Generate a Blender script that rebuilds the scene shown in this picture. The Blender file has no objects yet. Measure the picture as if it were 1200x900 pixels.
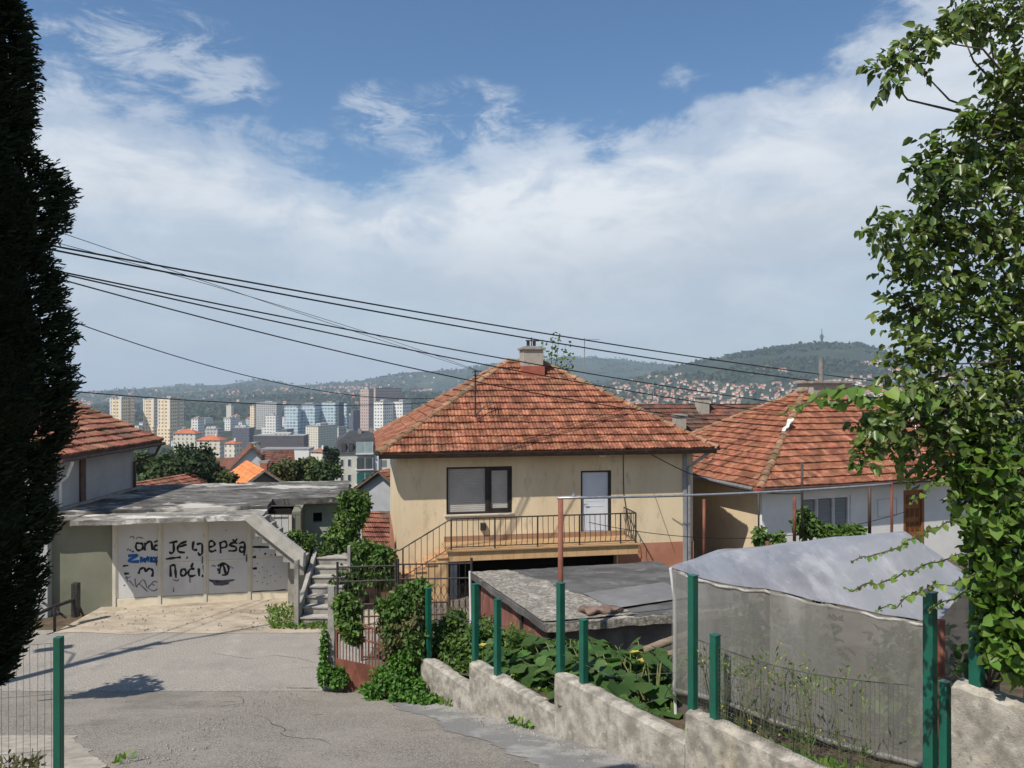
import bpy, bmesh, math, random
import numpy as np
from mathutils import Vector, Matrix, noise
random.seed(7); RNG = np.random.default_rng(7)
sc = bpy.context.scene; COL = sc.collection
R = math.radians

# ------------------------------------------------------------------ camera (the eye is the origin; z is height above or below it)
cam = bpy.data.cameras.new('camera'); cam.lens = 27.0; cam.sensor_width = 36; cam.clip_start = .05; cam.clip_end = 40000
co = bpy.data.objects.new('camera', cam); COL.objects.link(co); co.rotation_euler = (R(90), 0, 0); sc.camera = co
sc.view_settings.view_transform = 'Standard'; sc.view_settings.look = 'None'; sc.view_settings.exposure = 0.1; sc.view_settings.gamma = 1
sc.cycles.use_denoising = True; sc.cycles.volume_bounces = 2; sc.cycles.transparent_max_bounces = 12; sc.cycles.max_bounces = 8
SUN = Vector((-.48, -.56, 1)).normalized()
EL = math.asin(SUN.z); AZ = math.atan2(SUN.x, SUN.y)
sl = bpy.data.lights.new('sun', 'SUN'); sl.energy = 5.0; sl.angle = R(.53); sl.color = (1, .93, .83)
so = bpy.data.objects.new('sun', sl); COL.objects.link(so); so.rotation_euler = SUN.to_track_quat('Z', 'Y').to_euler(); so.location = (-20, -20, 50)
HAZE_DENSITY = 9.5e-5

def world():
    w = bpy.data.worlds.new('World'); sc.world = w; w.use_nodes = True
    nt = w.node_tree; N = nt.nodes; L = nt.links; N.clear()
    def n(t, **k):
        q = N.new(t)
        for a, b in k.items(): setattr(q, a, b)
        return q
    def math_(op, a, b=None, c=None, clamp=False):
        q = n('ShaderNodeMath', operation=op, use_clamp=clamp)
        for i, v in enumerate((a, b, c)):
            if v is None: continue
            if isinstance(v, (int, float)): q.inputs[i].default_value = v
            else: L.new(v, q.inputs[i])
        return q.outputs[0]
    def ramp(f, pts, smooth='EASE'):
        q = n('ShaderNodeValToRGB'); q.color_ramp.interpolation = smooth; e = q.color_ramp.elements
        while len(e) < len(pts): e.new(.5)
        for el, (p, c) in zip(e, pts):
            el.position = p; el.color = (c, c, c, 1) if isinstance(c, (int, float)) else (*c, 1)
        L.new(f, q.inputs[0]); return q.outputs[0]
    tc = n('ShaderNodeTexCoord'); sx = n('ShaderNodeSeparateXYZ'); L.new(tc.outputs['Generated'], sx.inputs[0])
    X, Y, Z = sx.outputs
    az = math_('ARCTAN2', X, Y); el = math_('ARCSINE', Z)
    sky = n('ShaderNodeTexSky', sky_type='NISHITA', sun_disc=False, sun_elevation=EL, sun_rotation=AZ, altitude=500, air_density=1.15, dust_density=.25, ozone_density=3.0)
    # upper edge of the cloud sheet as an elevation for each compass bearing
    fc = n('ShaderNodeFloatCurve'); cv = fc.mapping.curves[0]
    pts = [(-3.14, .42), (-1.2, .40), (-.62, .335), (-.55, .33), (-.36, .325), (-.29, .285), (-.044, .262), (.1, .277), (.208, .325), (.32, .35), (.46, .41), (.588, .47), (1.3, .5), (3.14, .42)]
    pts = [((a + 3.1416) / 6.2832, b) for a, b in pts]
    while len(cv.points) < len(pts): cv.points.new(.5, .5)
    for p, q in zip(cv.points, pts): p.location = q
    fc.mapping.update()
    L.new(math_('DIVIDE', math_('ADD', az, 3.1416), 6.2832), fc.inputs['Value'])
    def nz(sc3, scale, det, rough, dist=0, off=(0, 0, 0)):
        m = n('ShaderNodeMapping'); m.inputs['Scale'].default_value = sc3; m.inputs['Location'].default_value = off
        L.new(tc.outputs['Generated'], m.inputs[0]); q = n('ShaderNodeTexNoise'); q.inputs['Scale'].default_value = scale
        q.inputs['Detail'].default_value = det; q.inputs['Roughness'].default_value = rough; q.inputs['Distortion'].default_value = dist
        L.new(m.outputs[0], q.inputs['Vector']); return q.outputs['Fac']
    n1 = nz((1, 1, 2.3), 3.2, 10, .60, .25, (3, 1, 2)); n2 = nz((1, 1, 2.0), 9, 9, .62, .5, (7, 2, 1)); n3 = nz((.8, 1, 4.2), 2.6, 7, .55, .2, (1, 5, 4))
    d = math_('SUBTRACT', fc.outputs[0], el)
    d2 = math_('ADD', d, math_('MULTIPLY', math_('SUBTRACT', n1, .5), .36))
    d2 = math_('ADD', d2, math_('MULTIPLY', math_('SUBTRACT', n2, .5), .19))
    mask = ramp(math_('MULTIPLY_ADD', d2, 6.0, .34, True), [(.15, 0), (.50, .66), (.90, .97)])
    # small wisps in the blue
    wis = None
    for (a, e, ra, re) in ((-.46, .38, .16, .06), (-.37, .355, .09, .05), (-.17, .33, .07, .05), (-.06, .325, .12, .06), (.03, .31, .08, .04)):
        da = math_('DIVIDE', math_('SUBTRACT', az, a), ra); de = math_('DIVIDE', math_('SUBTRACT', el, e), re)
        g = math_('SUBTRACT', 1, math_('SQRT', math_('ADD', math_('MULTIPLY', da, da), math_('MULTIPLY', de, de))), None, True)
        wis = g if wis is None else math_('MAXIMUM', wis, g)
    wn = nz((1, 1, 2.6), 11, 9, .68, .6, (2, 8, 3))
    wis = ramp(math_('MULTIPLY', math_('MULTIPLY', math_('SQRT', wis), math_('SUBTRACT', wn, .40, None)), 5.0, None, True), [(.12, 0), (.9, .62)])
    mask = math_('MAXIMUM', mask, wis)
    thin = ramp(n3, [(.30, .70), (.62, 1.0)]); mask = math_('MULTIPLY', mask, thin)
    lit = ramp(math_('ADD', math_('MULTIPLY', n1, .5), math_('MULTIPLY', n2, .5)), [(.41, 0), (.60, 1)])
    edge = ramp(math_('MULTIPLY_ADD', d, 2.6, .16, True), [(0, 1), (.30, .75), (.62, .30), (1, .06)])
    br = math_('MULTIPLY_ADD', lit, .40, math_('MULTIPLY', edge, .58), True)
    cmix = n('ShaderNodeMix', data_type='RGBA'); L.new(br, cmix.inputs['Factor'])
    cmix.inputs[6].default_value = (4.4, 5.05, 5.85, 1); cmix.inputs[7].default_value = (7.8, 8.1, 8.4, 1)
    # blue-grey band low over the city
    low = ramp(math_('MULTIPLY', el, 4.0, None, True), [(0.0, 1), (.55, .55), (.85, 0)])
    c2 = n('ShaderNodeMix', data_type='RGBA'); L.new(math_('MULTIPLY', low, math_('MULTIPLY_ADD', n3, -.6, 1.05, True)), c2.inputs['Factor'])
    L.new(cmix.outputs[2], c2.inputs[6]); c2.inputs[7].default_value = (3.75, 4.5, 5.5, 1)
    mx = n('ShaderNodeMix', data_type='RGBA'); L.new(mask, mx.inputs['Factor']); hs = n('ShaderNodeHueSaturation'); hs.inputs['Saturation'].default_value = 1.14; hs.inputs['Value'].default_value = 1.02; L.new(sky.outputs[0], hs.inputs['Color']); L.new(hs.outputs[0], mx.inputs[6]); L.new(c2.outputs[2], mx.inputs[7])
    bg = n('ShaderNodeBackground'); bg.inputs['Strength'].default_value = .105; L.new(mx.outputs[2], bg.inputs['Color'])
    out = n('ShaderNodeOutputWorld'); L.new(bg.outputs[0], out.inputs['Surface'])
world()

# ------------------------------------------------------------------ materials
MATS = {}
def M(name, cols=None, scale=3, rough=.85, bump=0, bscale=30, detail=6, island=0, hue=0, spec=.3, metal=0, stretch=(1, 1, 1), stain=None, trans=0, alpha=1,
      lo=.39, hi=.61, coat=0, bdist=.02, tint=None):
    if name in MATS: return MATS[name]
    m = bpy.data.materials.new(name); m.use_nodes = True; MATS[name] = m
    nt = m.node_tree; N = nt.nodes; L = nt.links; b = N['Principled BSDF']
    b.inputs['Roughness'].default_value = rough; b.inputs['Specular IOR Level'].default_value = spec; b.inputs['Metallic'].default_value = metal
    if coat: b.inputs['Coat Weight'].default_value = coat
    tc = N.new('ShaderNodeTexCoord'); mp = N.new('ShaderNodeMapping'); mp.inputs['Scale'].default_value = stretch; L.new(tc.outputs['Object'], mp.inputs[0])
    def nz(s, det=detail, r=.6):
        q = N.new('ShaderNodeTexNoise'); q.inputs['Scale'].default_value = s; q.inputs['Detail'].default_value = det; q.inputs['Roughness'].default_value = r
        L.new(mp.outputs[0], q.inputs['Vector']); return q.outputs['Fac']
    def rp(f, cs, p0, p1):
        q = N.new('ShaderNodeValToRGB'); e = q.color_ramp.elements
        while len(e) < len(cs): e.new(.5)
        for i, c in enumerate(cs):
            e[i].position = p0 + (p1 - p0) * i / max(1, len(cs) - 1); e[i].color = (*c, 1)
        L.new(f, q.inputs[0]); return q.outputs[0]
    if len(cols) == 1: cols = [tuple(c * .9 for c in cols[0]), tuple(min(1, c * 1.1) for c in cols[0])]
    c = rp(nz(scale), cols, lo, hi)
    for st in (stain or []):                                   # (colour, scale, start, end[, strength])
        q = N.new('ShaderNodeMix'); q.data_type = 'RGBA'
        f = rp(nz(st[1], 8, .65), [(0, 0, 0), (1, 1, 1)], st[2], st[3])
        if len(st) > 4:
            k = N.new('ShaderNodeMath'); k.operation = 'MULTIPLY'; k.inputs[1].default_value = st[4]; L.new(f, k.inputs[0]); f = k.outputs[0]
        L.new(f, q.inputs['Factor']); L.new(c, q.inputs[6]); q.inputs[7].default_value = (*st[0], 1); c = q.outputs[2]
    if island or hue:
        g = N.new('ShaderNodeNewGeometry'); h = N.new('ShaderNodeHueSaturation')
        for on, amt, inp, mid in ((island, island, 'Value', 1), (hue, hue, 'Hue', .5)):
            if not on: continue
            r = N.new('ShaderNodeMapRange'); r.inputs['To Min'].default_value = mid - amt; r.inputs['To Max'].default_value = mid + amt
            src = g.outputs['Random Per Island']
            if inp == 'Hue':
                k = N.new('ShaderNodeMath'); k.operation = 'MULTIPLY'; k.inputs[1].default_value = 7.31; L.new(src, k.inputs[0])
                k2 = N.new('ShaderNodeMath'); k2.operation = 'FRACT'; L.new(k.outputs[0], k2.inputs[0]); src = k2.outputs[0]
            L.new(src, r.inputs['Value']); L.new(r.outputs[0], h.inputs[inp])
        L.new(c, h.inputs['Color']); c = h.outputs[0]
    L.new(c, b.inputs['Base Color'])
    if bump:
        bp = N.new('ShaderNodeBump'); bp.inputs['Strength'].default_value = bump; bp.inputs['Distance'].default_value = bdist
        L.new(nz(bscale, 8, .65), bp.inputs['Height']); L.new(bp.outputs[0], b.inputs['Normal'])
    if alpha < 1: b.inputs['Alpha'].default_value = alpha
    if trans:
        t = N.new('ShaderNodeBsdfTranslucent'); L.new(c, t.inputs['Color']); ms = N.new('ShaderNodeMixShader'); ms.inputs[0].default_value = trans
        if tint:
            q = N.new('ShaderNodeMix'); q.data_type = 'RGBA'; q.blend_type = 'MULTIPLY'; q.inputs['Factor'].default_value = 1; L.new(c, q.inputs[6]); q.inputs[7].default_value = (*tint, 1); L.new(q.outputs[2], t.inputs['Color'])
        L.new(b.outputs[0], ms.inputs[1]); L.new(t.outputs[0], ms.inputs[2]); L.new(ms.outputs[0], N['Material Output'].inputs['Surface'])
    return m

def facade(name, wall, glass, px=3.2, pz=3.0, fx=.5, fz=.5, alt=None, rough=.6):
    """A far tower's wall: a regular grid of window openings that belongs to the wall's own surface."""
    m = bpy.data.materials.new(name); m.use_nodes = True; MATS[name] = m
    nt = m.node_tree; N = nt.nodes; L = nt.links; b = N['Principled BSDF']; b.inputs['Roughness'].default_value = rough
    tc = N.new('ShaderNodeTexCoord'); s = N.new('ShaderNodeSeparateXYZ'); L.new(tc.outputs['Object'], s.inputs[0])
    nn = N.new('ShaderNodeSeparateXYZ'); L.new(tc.outputs['Normal'], nn.inputs[0])
    def mt(op, a, b_=None):
        q = N.new('ShaderNodeMath'); q.operation = op
        for i, v in enumerate((a, b_)):
            if v is None: continue
            if isinstance(v, (int, float)): q.inputs[i].default_value = v
            else: L.new(v, q.inputs[i])
        return q.outputs[0]
    h = mt('ADD', mt('MULTIPLY', s.outputs[0], mt('ABSOLUTE', nn.outputs[1])), mt('MULTIPLY', s.outputs[1], mt('ABSOLUTE', nn.outputs[0])))
    wx = mt('LESS_THAN', mt('FRACT', mt('DIVIDE', mt('ADD', h, 500.3), px)), fx); wz = mt('LESS_THAN', mt('FRACT', mt('DIVIDE', mt('ADD', s.outputs[2], 300.6), pz)), fz)
    w = mt('MULTIPLY', mt('MULTIPLY', wx, wz), mt('LESS_THAN', mt('ABSOLUTE', nn.outputs[2]), .5))
    wn = N.new('ShaderNodeTexWhiteNoise'); wn.noise_dimensions = '2D'; cb = N.new('ShaderNodeCombineXYZ')
    L.new(mt('FLOOR', mt('DIVIDE', mt('ADD', h, 500.3), px)), cb.inputs[0]); L.new(mt('FLOOR', mt('DIVIDE', mt('ADD', s.outputs[2], 300.6), pz)), cb.inputs[1]); L.new(cb.outputs[0], wn.inputs['Vector'])
    g = N.new('ShaderNodeMix'); g.data_type = 'RGBA'; L.new(wn.outputs['Value'], g.inputs['Factor']); g.inputs[6].default_value = (*glass, 1); g.inputs[7].default_value = (*(alt or tuple(c * 1.8 for c in glass)), 1)
    mx = N.new('ShaderNodeMix'); mx.data_type = 'RGBA'; L.new(w, mx.inputs['Factor']); mx.inputs[6].default_value = (*wall, 1); L.new(g.outputs[2], mx.inputs[7]); L.new(mx.outputs[2], b.inputs['Base Color'])
    return m

BROWNS = [(.165, .061, .034), (.258, .098, .053), (.34, .148, .086)]
MOSS = ((.10, .085, .05), 1.3, .56, .74, .75)
tile_a = M('clay_tile', BROWNS, 3.5, .8, .3, 60, island=.34, hue=.006, stain=[((.075, .052, .04), 9, .56, .65, .45), ((.12, .075, .045), .9, .52, .70, .55), ((.11, .05, .034), 5, .55, .66, .6), ((.36, .24, .17), 7, .60, .70, .5)])
tile_b = M('weathered_tile', [(.17, .065, .042), (.25, .10, .062), (.30, .14, .09)], 1.2, .85, .3, 60, island=.35, hue=.012, stain=[((.09, .075, .05), .9, .5, .68, .8)])
tile_c = M('dark_old_tile', [(.13, .055, .04), (.22, .085, .055)], 1.2, .9, .3, 50, island=.3, stain=[((.08, .065, .05), .5, .45, .62, .8)])
tile_o = M('bright_orange_tile', [(.52, .18, .06), (.62, .24, .09)], 1, .8, .2, 40, island=.12)
cap_m = M('mortared_ridge_tile', [(.24, .13, .075), (.34, .19, .12)], 2.5, .95, .6, 30, island=.3, stain=[((.13, .125, .06), 3, .46, .6, .9)])
deck_m = M('old_soffit_wood', [(.10, .075, .055), (.17, .13, .10)], 4, .9, .2)
gutter_m = M('rusty_brown_gutter', [(.055, .035, .028), (.11, .06, .045)], 6, .6, .1, spec=.4)
galv_m = M('galvanised_pipe', [(.30, .31, .33), (.42, .43, .45)], 8, .45, .05, metal=.6)
plaster_m = M('ochre_plaster', [(.66, .54, .355), (.72, .60, .41)], .8, .92, .25, 55, stain=[((.55, .44, .28), .7, .50, .66, .5), ((.44, .36, .25), 3.0, .57, .72, .35), ((.40, .34, .25), 9, .62, .72, .4), ((.40, .325, .22), 4.5, .56, .66, .45)], stretch=(1, 1, .32))
plaster2_m = M('beige_plaster', [(.60, .49, .32), (.66, .54, .37)], .8, .92, .25, 55, stain=[((.36, .30, .21), 1.5, .56, .75, .4)])
white_m = M('white_plaster', [(.62, .62, .60), (.70, .70, .68)], 1.0, .9, .2, 50, stain=[((.48, .47, .44), 1.6, .58, .75, .5)])
greyw_m = M('pale_grey_plaster', [(.34, .35, .36), (.40, .41, .42)], .8, .9, .2, 50, stain=[((.25, .25, .25), 1.5, .55, .75, .5)])
green_m = M('faded_green_plaster', [(.165, .17, .125), (.21, .215, .16)], .7, .92, .25, 50, stain=[((.12, .13, .09), .9, .5, .7, .6), ((.30, .29, .22), 2.6, .66, .74, .6)])
paleg_m = M('pale_green_plaster', [(.30, .35, .29), (.36, .41, .34)], .9, .92, .2, 50, stain=[((.2, .22, .18), 1.6, .52, .72, .6)])
plinth_m = M('terracotta_plinth', [(.36, .16, .10), (.44, .21, .14)], 2, .9, .2)
slab_m = M('ochre_tile_slab', [(.52, .33, .16), (.60, .40, .21)], 3, .7, .1, stain=[((.3, .2, .12), 4, .55, .75, .5)])
dark_m = M('painted_interior_shade', [(.012, .011, .010), (.02, .018, .016)], 2, .95)  # near-black colour stands in for the shade inside openings
dark_metal = M('black_painted_iron', [(.02, .018, .017), (.045, .038, .034)], 9, .55, .1, spec=.4)
brown_metal = M('brown_painted_iron', [(.045, .027, .02), (.075, .042, .03)], 9, .6, .1, spec=.4)
rust_m = M('rusted_sheet', [(.12, .045, .03), (.20, .075, .05), (.26, .11, .075)], 3, .8, .25, 40, stain=[((.07, .035, .028), 2, .5, .7, .7)], stretch=(1, 1, .5))
rustdoor_m = M('peeling_red_paint', [(.20, .075, .055), (.26, .11, .085)], 2.2, .85, .3, 30, stain=[((.10, .06, .05), 3.2, .47, .6, .9), ((.36, .28, .24), 4.3, .62, .7, .8)], stretch=(1, 1, .35))
conc_m = M('weathered_concrete', [(.215, .20, .17), (.325, .30, .255), (.42, .395, .34)], 4.5, .95, .6, 60, detail=10, stain=[((.135, .127, .108), 1.5, .53, .66, .65), ((.52, .49, .43), 9, .58, .68, .6), ((.36, .30, .185), 1.1, .56, .68, .5), ((.11, .105, .09), 26, .58, .67, .65), ((.09, .087, .076), 6, .62, .70, .5)], bdist=.015)
concs_m = M('grey_step_concrete', [(.24, .23, .20), (.34, .32, .29)], 3, .95, .4, 40, stain=[((.15, .145, .13), 2.5, .52, .7, .7)])
roofc_m = M('tarred_concrete_roof', [(.07, .066, .06), (.115, .11, .10), (.17, .162, .148)], 2.2, .95, .5, 22, detail=10, stain=[((.50, .475, .425), .55, .52, .57, .85), ((.04, .04, .04), 1.4, .53, .60, .8), ((.46, .44, .40), 4, .60, .66, .8)], stretch=(.6, 1.2, 1))
roofe_m = M('spalled_roof_edge', [(.19, .18, .16), (.30, .285, .25)], 3.5, .95, .6, 30, stain=[((.60, .58, .53), 1.9, .52, .58, .9), ((.10, .095, .085), 2.6, .52, .62, .8)], stretch=(.6, 1, 1))
gravel_m = M('gritty_mortar_roof', [(.145, .133, .11), (.25, .232, .197), (.37, .343, .295)], 16, .95, .9, 60, detail=10, stain=[((.16, .15, .13), 2.6, .52, .62, .7), ((.56, .53, .47), 3, .58, .68, .6)])
tar_m = M('grey_tar_felt', [(.075, .073, .07), (.125, .122, .116)], 2.2, .8, .4, 40, stain=[((.06, .06, .06), 1.6, .52, .60, .8), ((.26, .25, .235), 3.2, .58, .66, .6)], stretch=(.6, 1, 1))
asph_m = M('worn_asphalt', [(.105, .094, .078), (.25, .224, .188), (.43, .392, .335)], 48, .95, 1.0, 110, detail=3, lo=.36, hi=.64, stain=[((.38, .35, .30), .8, .44, .60, .35), ((.14, .128, .11), .45, .54, .64, .5), ((.46, .43, .375), 60, .60, .68, .8), ((.075, .07, .06), 40, .60, .67, .75), ((.09, .082, .072), 1.7, .62, .70, .5), ((.13, .12, .105), 5, .60, .68, .45)], bdist=.012)
asph2_m = M('pale_street_asphalt', [(.17, .157, .136), (.285, .264, .231), (.38, .353, .31)], 40, .95, .6, 110, detail=3, stain=[((.19, .18, .163), .7, .50, .66, .6), ((.37, .35, .315), 1.6, .54, .68, .5), ((.16, .15, .135), 60, .62, .70, .5), ((.13, .122, .11), 1.1, .60, .70, .4)], bdist=.004)
patch_m = M('grey_asphalt_patch', [(.175, .17, .16), (.25, .243, .23)], 45, .95, .7, 100, detail=4, stain=[((.37, .36, .335), 1.1, .48, .58, .75), ((.14, .135, .125), 2.4, .56, .66, .6), ((.12, .115, .105), 60, .60, .70, .6)], bdist=.008)
dirt_m = M('pale_concrete_forecourt', [(.33, .275, .21), (.45, .385, .30)], 2.5, .95, .7, 40, detail=10, stain=[((.20, .165, .125), .9, .53, .62, .7), ((.55, .49, .40), 6, .57, .68, .6), ((.17, .14, .11), 16, .58, .68, .6)], stretch=(.6, 1.3, 1))
soil_m = M('garden_soil', [(.075, .055, .035), (.14, .105, .07)], 3, 1, 1, 20, stain=[((.20, .16, .11), 5, .56, .68, .6), ((.07, .09, .03), 1.6, .5, .62, .6)], bdist=.05)
tree_bark = M('bark', [(.06, .045, .035), (.12, .09, .07)], 6, .95, .6, 25, stretch=(1, 1, .3))
leaf_pear = M('glossy_tree_leaf', [(.068, .112, .022), (.115, .165, .038)], .8, .38, island=.55, hue=.022, spec=.5, trans=.28, tint=(1.5, 1.6, .6))
leaf_vine = M('bright_vine_leaf', [(.085, .165, .022), (.13, .22, .04)], 1.2, .5, island=.4, hue=.02, spec=.4, trans=.34, tint=(1.3, 1.4, .6))
leaf_ivy = M('ivy_leaf', [(.06, .118, .023), (.108, .18, .04)], 1.2, .55, island=.45, hue=.02, spec=.35, trans=.25, tint=(1.4, 1.5, .6))
leaf_ground = M('ground_ivy_leaf', [(.06, .15, .02), (.09, .20, .035)], 1.2, .55, island=.35, hue=.015, spec=.35, trans=.3, tint=(1.3, 1.4, .6))
leaf_dry = M('dry_creeper_leaf', [(.08, .095, .03), (.15, .14, .06)], 1.5, .7, island=.4, hue=.02, trans=.2)
leaf_squash = M('squash_leaf', [(.045, .10, .022), (.075, .14, .035)], 2, .6, island=.35, hue=.014, spec=.35, trans=.28, tint=(1.3, 1.4, .6))
leaf_con = M('dark_cypress_spray', [(.011, .018, .008), (.020, .030, .012)], 2, .8, island=.35, spec=.15)
leaf_far = M('far_tree_leaf', [(.046, .076, .026), (.075, .112, .038)], .25, .75, island=.5, hue=.015, spec=.2, trans=.15)
leaf_far2 = M('far_dark_tree_leaf', [(.026, .046, .020), (.044, .066, .026)], .25, .75, island=.5, hue=.012, spec=.2, trans=.12)
leaf_far3 = M('far_olive_tree_leaf', [(.068, .088, .030), (.10, .12, .04)], .25, .75, island=.5, hue=.015, spec=.2, trans=.15)
flower_m = M('yellow_petal', [(.62, .50, .12)], 3, .6, trans=.3)
stem_m = M('weed_stem', [(.12, .15, .05), (.20, .20, .09)], 5, .7)
post_m = M('green_powder_coat', [(.006, .085, .055), (.009, .105, .07)], 4, .38, .04, spec=.5, stain=[((.03, .06, .045), 9, .56, .68, .6), ((.10, .15, .12), 30, .62, .70, .5)])
wire_m = M('thin_grey_wire', [(.12, .13, .12), (.2, .2, .2)], 9, .5, metal=.5)
cable_m = M('black_cable', [(.012, .012, .013)], 5, .6)
pvc_m = M('white_pvc_frame', [(.62, .62, .62), (.70, .70, .70)], 3, .4, spec=.5)
shutter_m = M('grey_roller_shutter', [(.42, .40, .365), (.48, .46, .42)], 2, .55, .05)
doorw_m = M('pale_blue_white_door', [(.56, .60, .65), (.62, .66, .70)], 1.2, .45, .05, spec=.5)
doorg_m = M('chalky_white_door_sheet', [(.50, .50, .49), (.58, .58, .57)], 1.1, .7, .15, 30, stain=[((.36, .35, .33), 1.3, .56, .74, .55), ((.34, .22, .12), 6, .68, .76, .6)], stretch=(1, 1, .5))
dooredge_m = M('cream_door_frame', [(.52, .49, .42), (.60, .57, .49)], 2, .7, .1, stain=[((.34, .2, .1), 4, .6, .72, .6)])
doorbase_m = M('cream_base_panel', [(.60, .55, .42), (.66, .61, .48)], 2, .8, .1, stain=[((.42, .32, .2), 2.5, .55, .72, .6)])
ink_m = M('black_spray_paint', [(.012, .012, .014)], 4, .6)
blue_m = M('blue_spray_paint', [(.01, .10, .32)], 4, .6)
inkg_m = M('worn_grey_spray_paint', [(.10, .10, .115), (.16, .16, .17)], 6, .7)
brick_m = M('chimney_plaster', [(.34, .31, .26), (.46, .43, .37)], 5, .95, .5, 25, stain=[((.16, .15, .13), 5, .5, .65, .8)])
redpaint_m = M('red_flashing', [(.30, .09, .06), (.36, .12, .08)], 4, .7)
wood_m = M('carved_brown_wood', [(.20, .075, .025), (.30, .12, .04)], 4, .5, .2, stretch=(4, 4, .6))
glass_m = M('dark_window_glass', [(.06, .075, .08), (.09, .105, .11)], 1, .12, spec=.6)
hill_m = M('hill_forest', [(.016, .030, .014), (.030, .048, .020), (.044, .062, .028)], .010, .95, 1.0, .05, detail=12, stain=[((.13, .15, .06), .0026, .56, .66, .55), ((.014, .028, .012), .045, .50, .62, .6)], bdist=14)

# ------------------------------------------------------------------ geometry helpers
def P(u, v, d): return Vector(((u - 600) / 900 * d, d, (450 - v) / 900 * d))      # a place seen at (u, v) of the photograph, d metres ahead
def chain(o):
    t = Vector((0, 0, 0))
    while o: t += o.location; o = o.parent
    return t
class MB:
    def __init__(s): s.v = []; s.f = []
    def add(s, vs, fs):
        k = len(s.v); s.v += [tuple(p) for p in vs]; s.f += [tuple(i + k for i in q) for q in fs]; return s
    def box(s, o, X, Y, Z):
        o, X, Y, Z = map(Vector, (o, X, Y, Z))
        return s.add([o, o + X, o + X + Y, o + Y, o + Z, o + X + Z, o + X + Y + Z, o + Y + Z], [(0, 3, 2, 1), (4, 5, 6, 7), (0, 1, 5, 4), (1, 2, 6, 5), (2, 3, 7, 6), (3, 0, 4, 7)])
    def fb(s, F, a0, a1, b0, b1, z0, z1):
        o = F(a0, b0, z0); return s.box(o, F(a1, b0, z0) - o, F(a0, b1, z0) - o, F(a0, b0, z1) - o)
    def wb(s, x0, x1, y0, y1, z0, z1): return s.fb(lambda a, b, z: Vector((a, b, z)), x0, x1, y0, y1, z0, z1)
    def grid(s, fn, nx, ny):
        k = [[None] * (ny + 1) for _ in range(nx + 1)]; vs = []; fs = []
        for i in range(nx + 1):
            for j in range(ny + 1): k[i][j] = len(vs); vs.append(fn(i / nx, j / ny))
        for i in range(nx):
            for j in range(ny): fs.append((k[i][j], k[i + 1][j], k[i + 1][j + 1], k[i][j + 1]))
        return s.add(vs, fs)
    def gbox(s, o, X, Y, Z, nx, ny, nz):
        o, X, Y, Z = map(Vector, (o, X, Y, Z))
        s.grid(lambda a, b: o + X * a + Y * (1 - b), nx, ny); s.grid(lambda a, b: o + Z + X * a + Y * b, nx, ny)
        s.grid(lambda a, b: o + X * a + Z * b, nx, nz); s.grid(lambda a, b: o + Y + X * (1 - a) + Z * b, nx, nz)
        s.grid(lambda a, b: o + Y * (1 - a) + Z * b, ny, nz); s.grid(lambda a, b: o + X + Y * a + Z * b, ny, nz); return s
    def prism(s, pts, ext):
        pts = [Vector(p) for p in pts]; e = Vector(ext); n = len(pts)
        return s.add(pts + [p + e for p in pts], [tuple(range(n))[::-1], tuple(range(n, 2 * n))] + [(i, (i + 1) % n, n + (i + 1) % n, n + i) for i in range(n)])
    def tube(s, pts, r, n=6):
        pts = [Vector(p) for p in pts]; rs = r if isinstance(r, (list, tuple)) else [r] * len(pts); vs = []; fs = []; a = None
        for i, p in enumerate(pts):
            t = (pts[min(i + 1, len(pts) - 1)] - pts[max(i - 1, 0)]).normalized()
            if a is None: a = t.orthogonal().normalized()
            a = (a - t * a.dot(t)).normalized(); b = t.cross(a)
            vs += [p + (a * math.cos(6.2832 * k / n) + b * math.sin(6.2832 * k / n)) * rs[i] for k in range(n)]
        for i in range(len(pts) - 1): fs += [(i * n + k, i * n + (k + 1) % n, (i + 1) * n + (k + 1) % n, (i + 1) * n + k) for k in range(n)]
        fs += [tuple(range(n))[::-1], tuple(range((len(pts) - 1) * n, len(pts) * n))]
        return s.add(vs, fs)
    def build(s, name, mat, parent=None, smooth=False, bevel=0, rough=None, local=False, weld=False, fix=True):
        me = bpy.data.meshes.new(name); vs = s.v
        off = Vector((0, 0, 0))
        if not local:
            if parent: off = chain(parent)
            else:
                a = np.array(vs); off = Vector((float(a[:, 0].mean()), float(a[:, 1].mean()), float(a[:, 2].min())))
        if rough:                                              # weathering: an uneven surface, (amount, scale)
            am, k = rough
            vs = [tuple(Vector(p) + noise.noise_vector(Vector(p) * k) * am + noise.noise_vector(Vector(p) * k * 3.7) * am * .4) for p in vs]
        me.from_pydata([tuple(Vector(p) - off) for p in vs], [], s.f)
        if weld or fix:
            bm = bmesh.new(); bm.from_mesh(me)
            if weld: bmesh.ops.remove_doubles(bm, verts=bm.verts, dist=.0008)
            if fix: bmesh.ops.recalc_face_normals(bm, faces=bm.faces)
            bm.to_mesh(me); bm.free()
        for m in (mat if isinstance(mat, (list, tuple)) else [mat]): me.materials.append(m)
        if smooth: me.polygons.foreach_set('use_smooth', [True] * len(me.polygons))
        o = bpy.data.objects.new(name, me); COL.objects.link(o)
        if parent: o.parent = parent
        elif not local: o.location = off
        if bevel:
            b = o.modifiers.new('bevel', 'BEVEL'); b.width = bevel; b.segments = 2; b.limit_method = 'ANGLE'
        return o
def tag(o, label=None, cat=None, group=None, kind=None):
    for k, v in (('label', label), ('category', cat), ('group', group), ('kind', kind)):
        if v: o[k] = v
    return o
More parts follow.
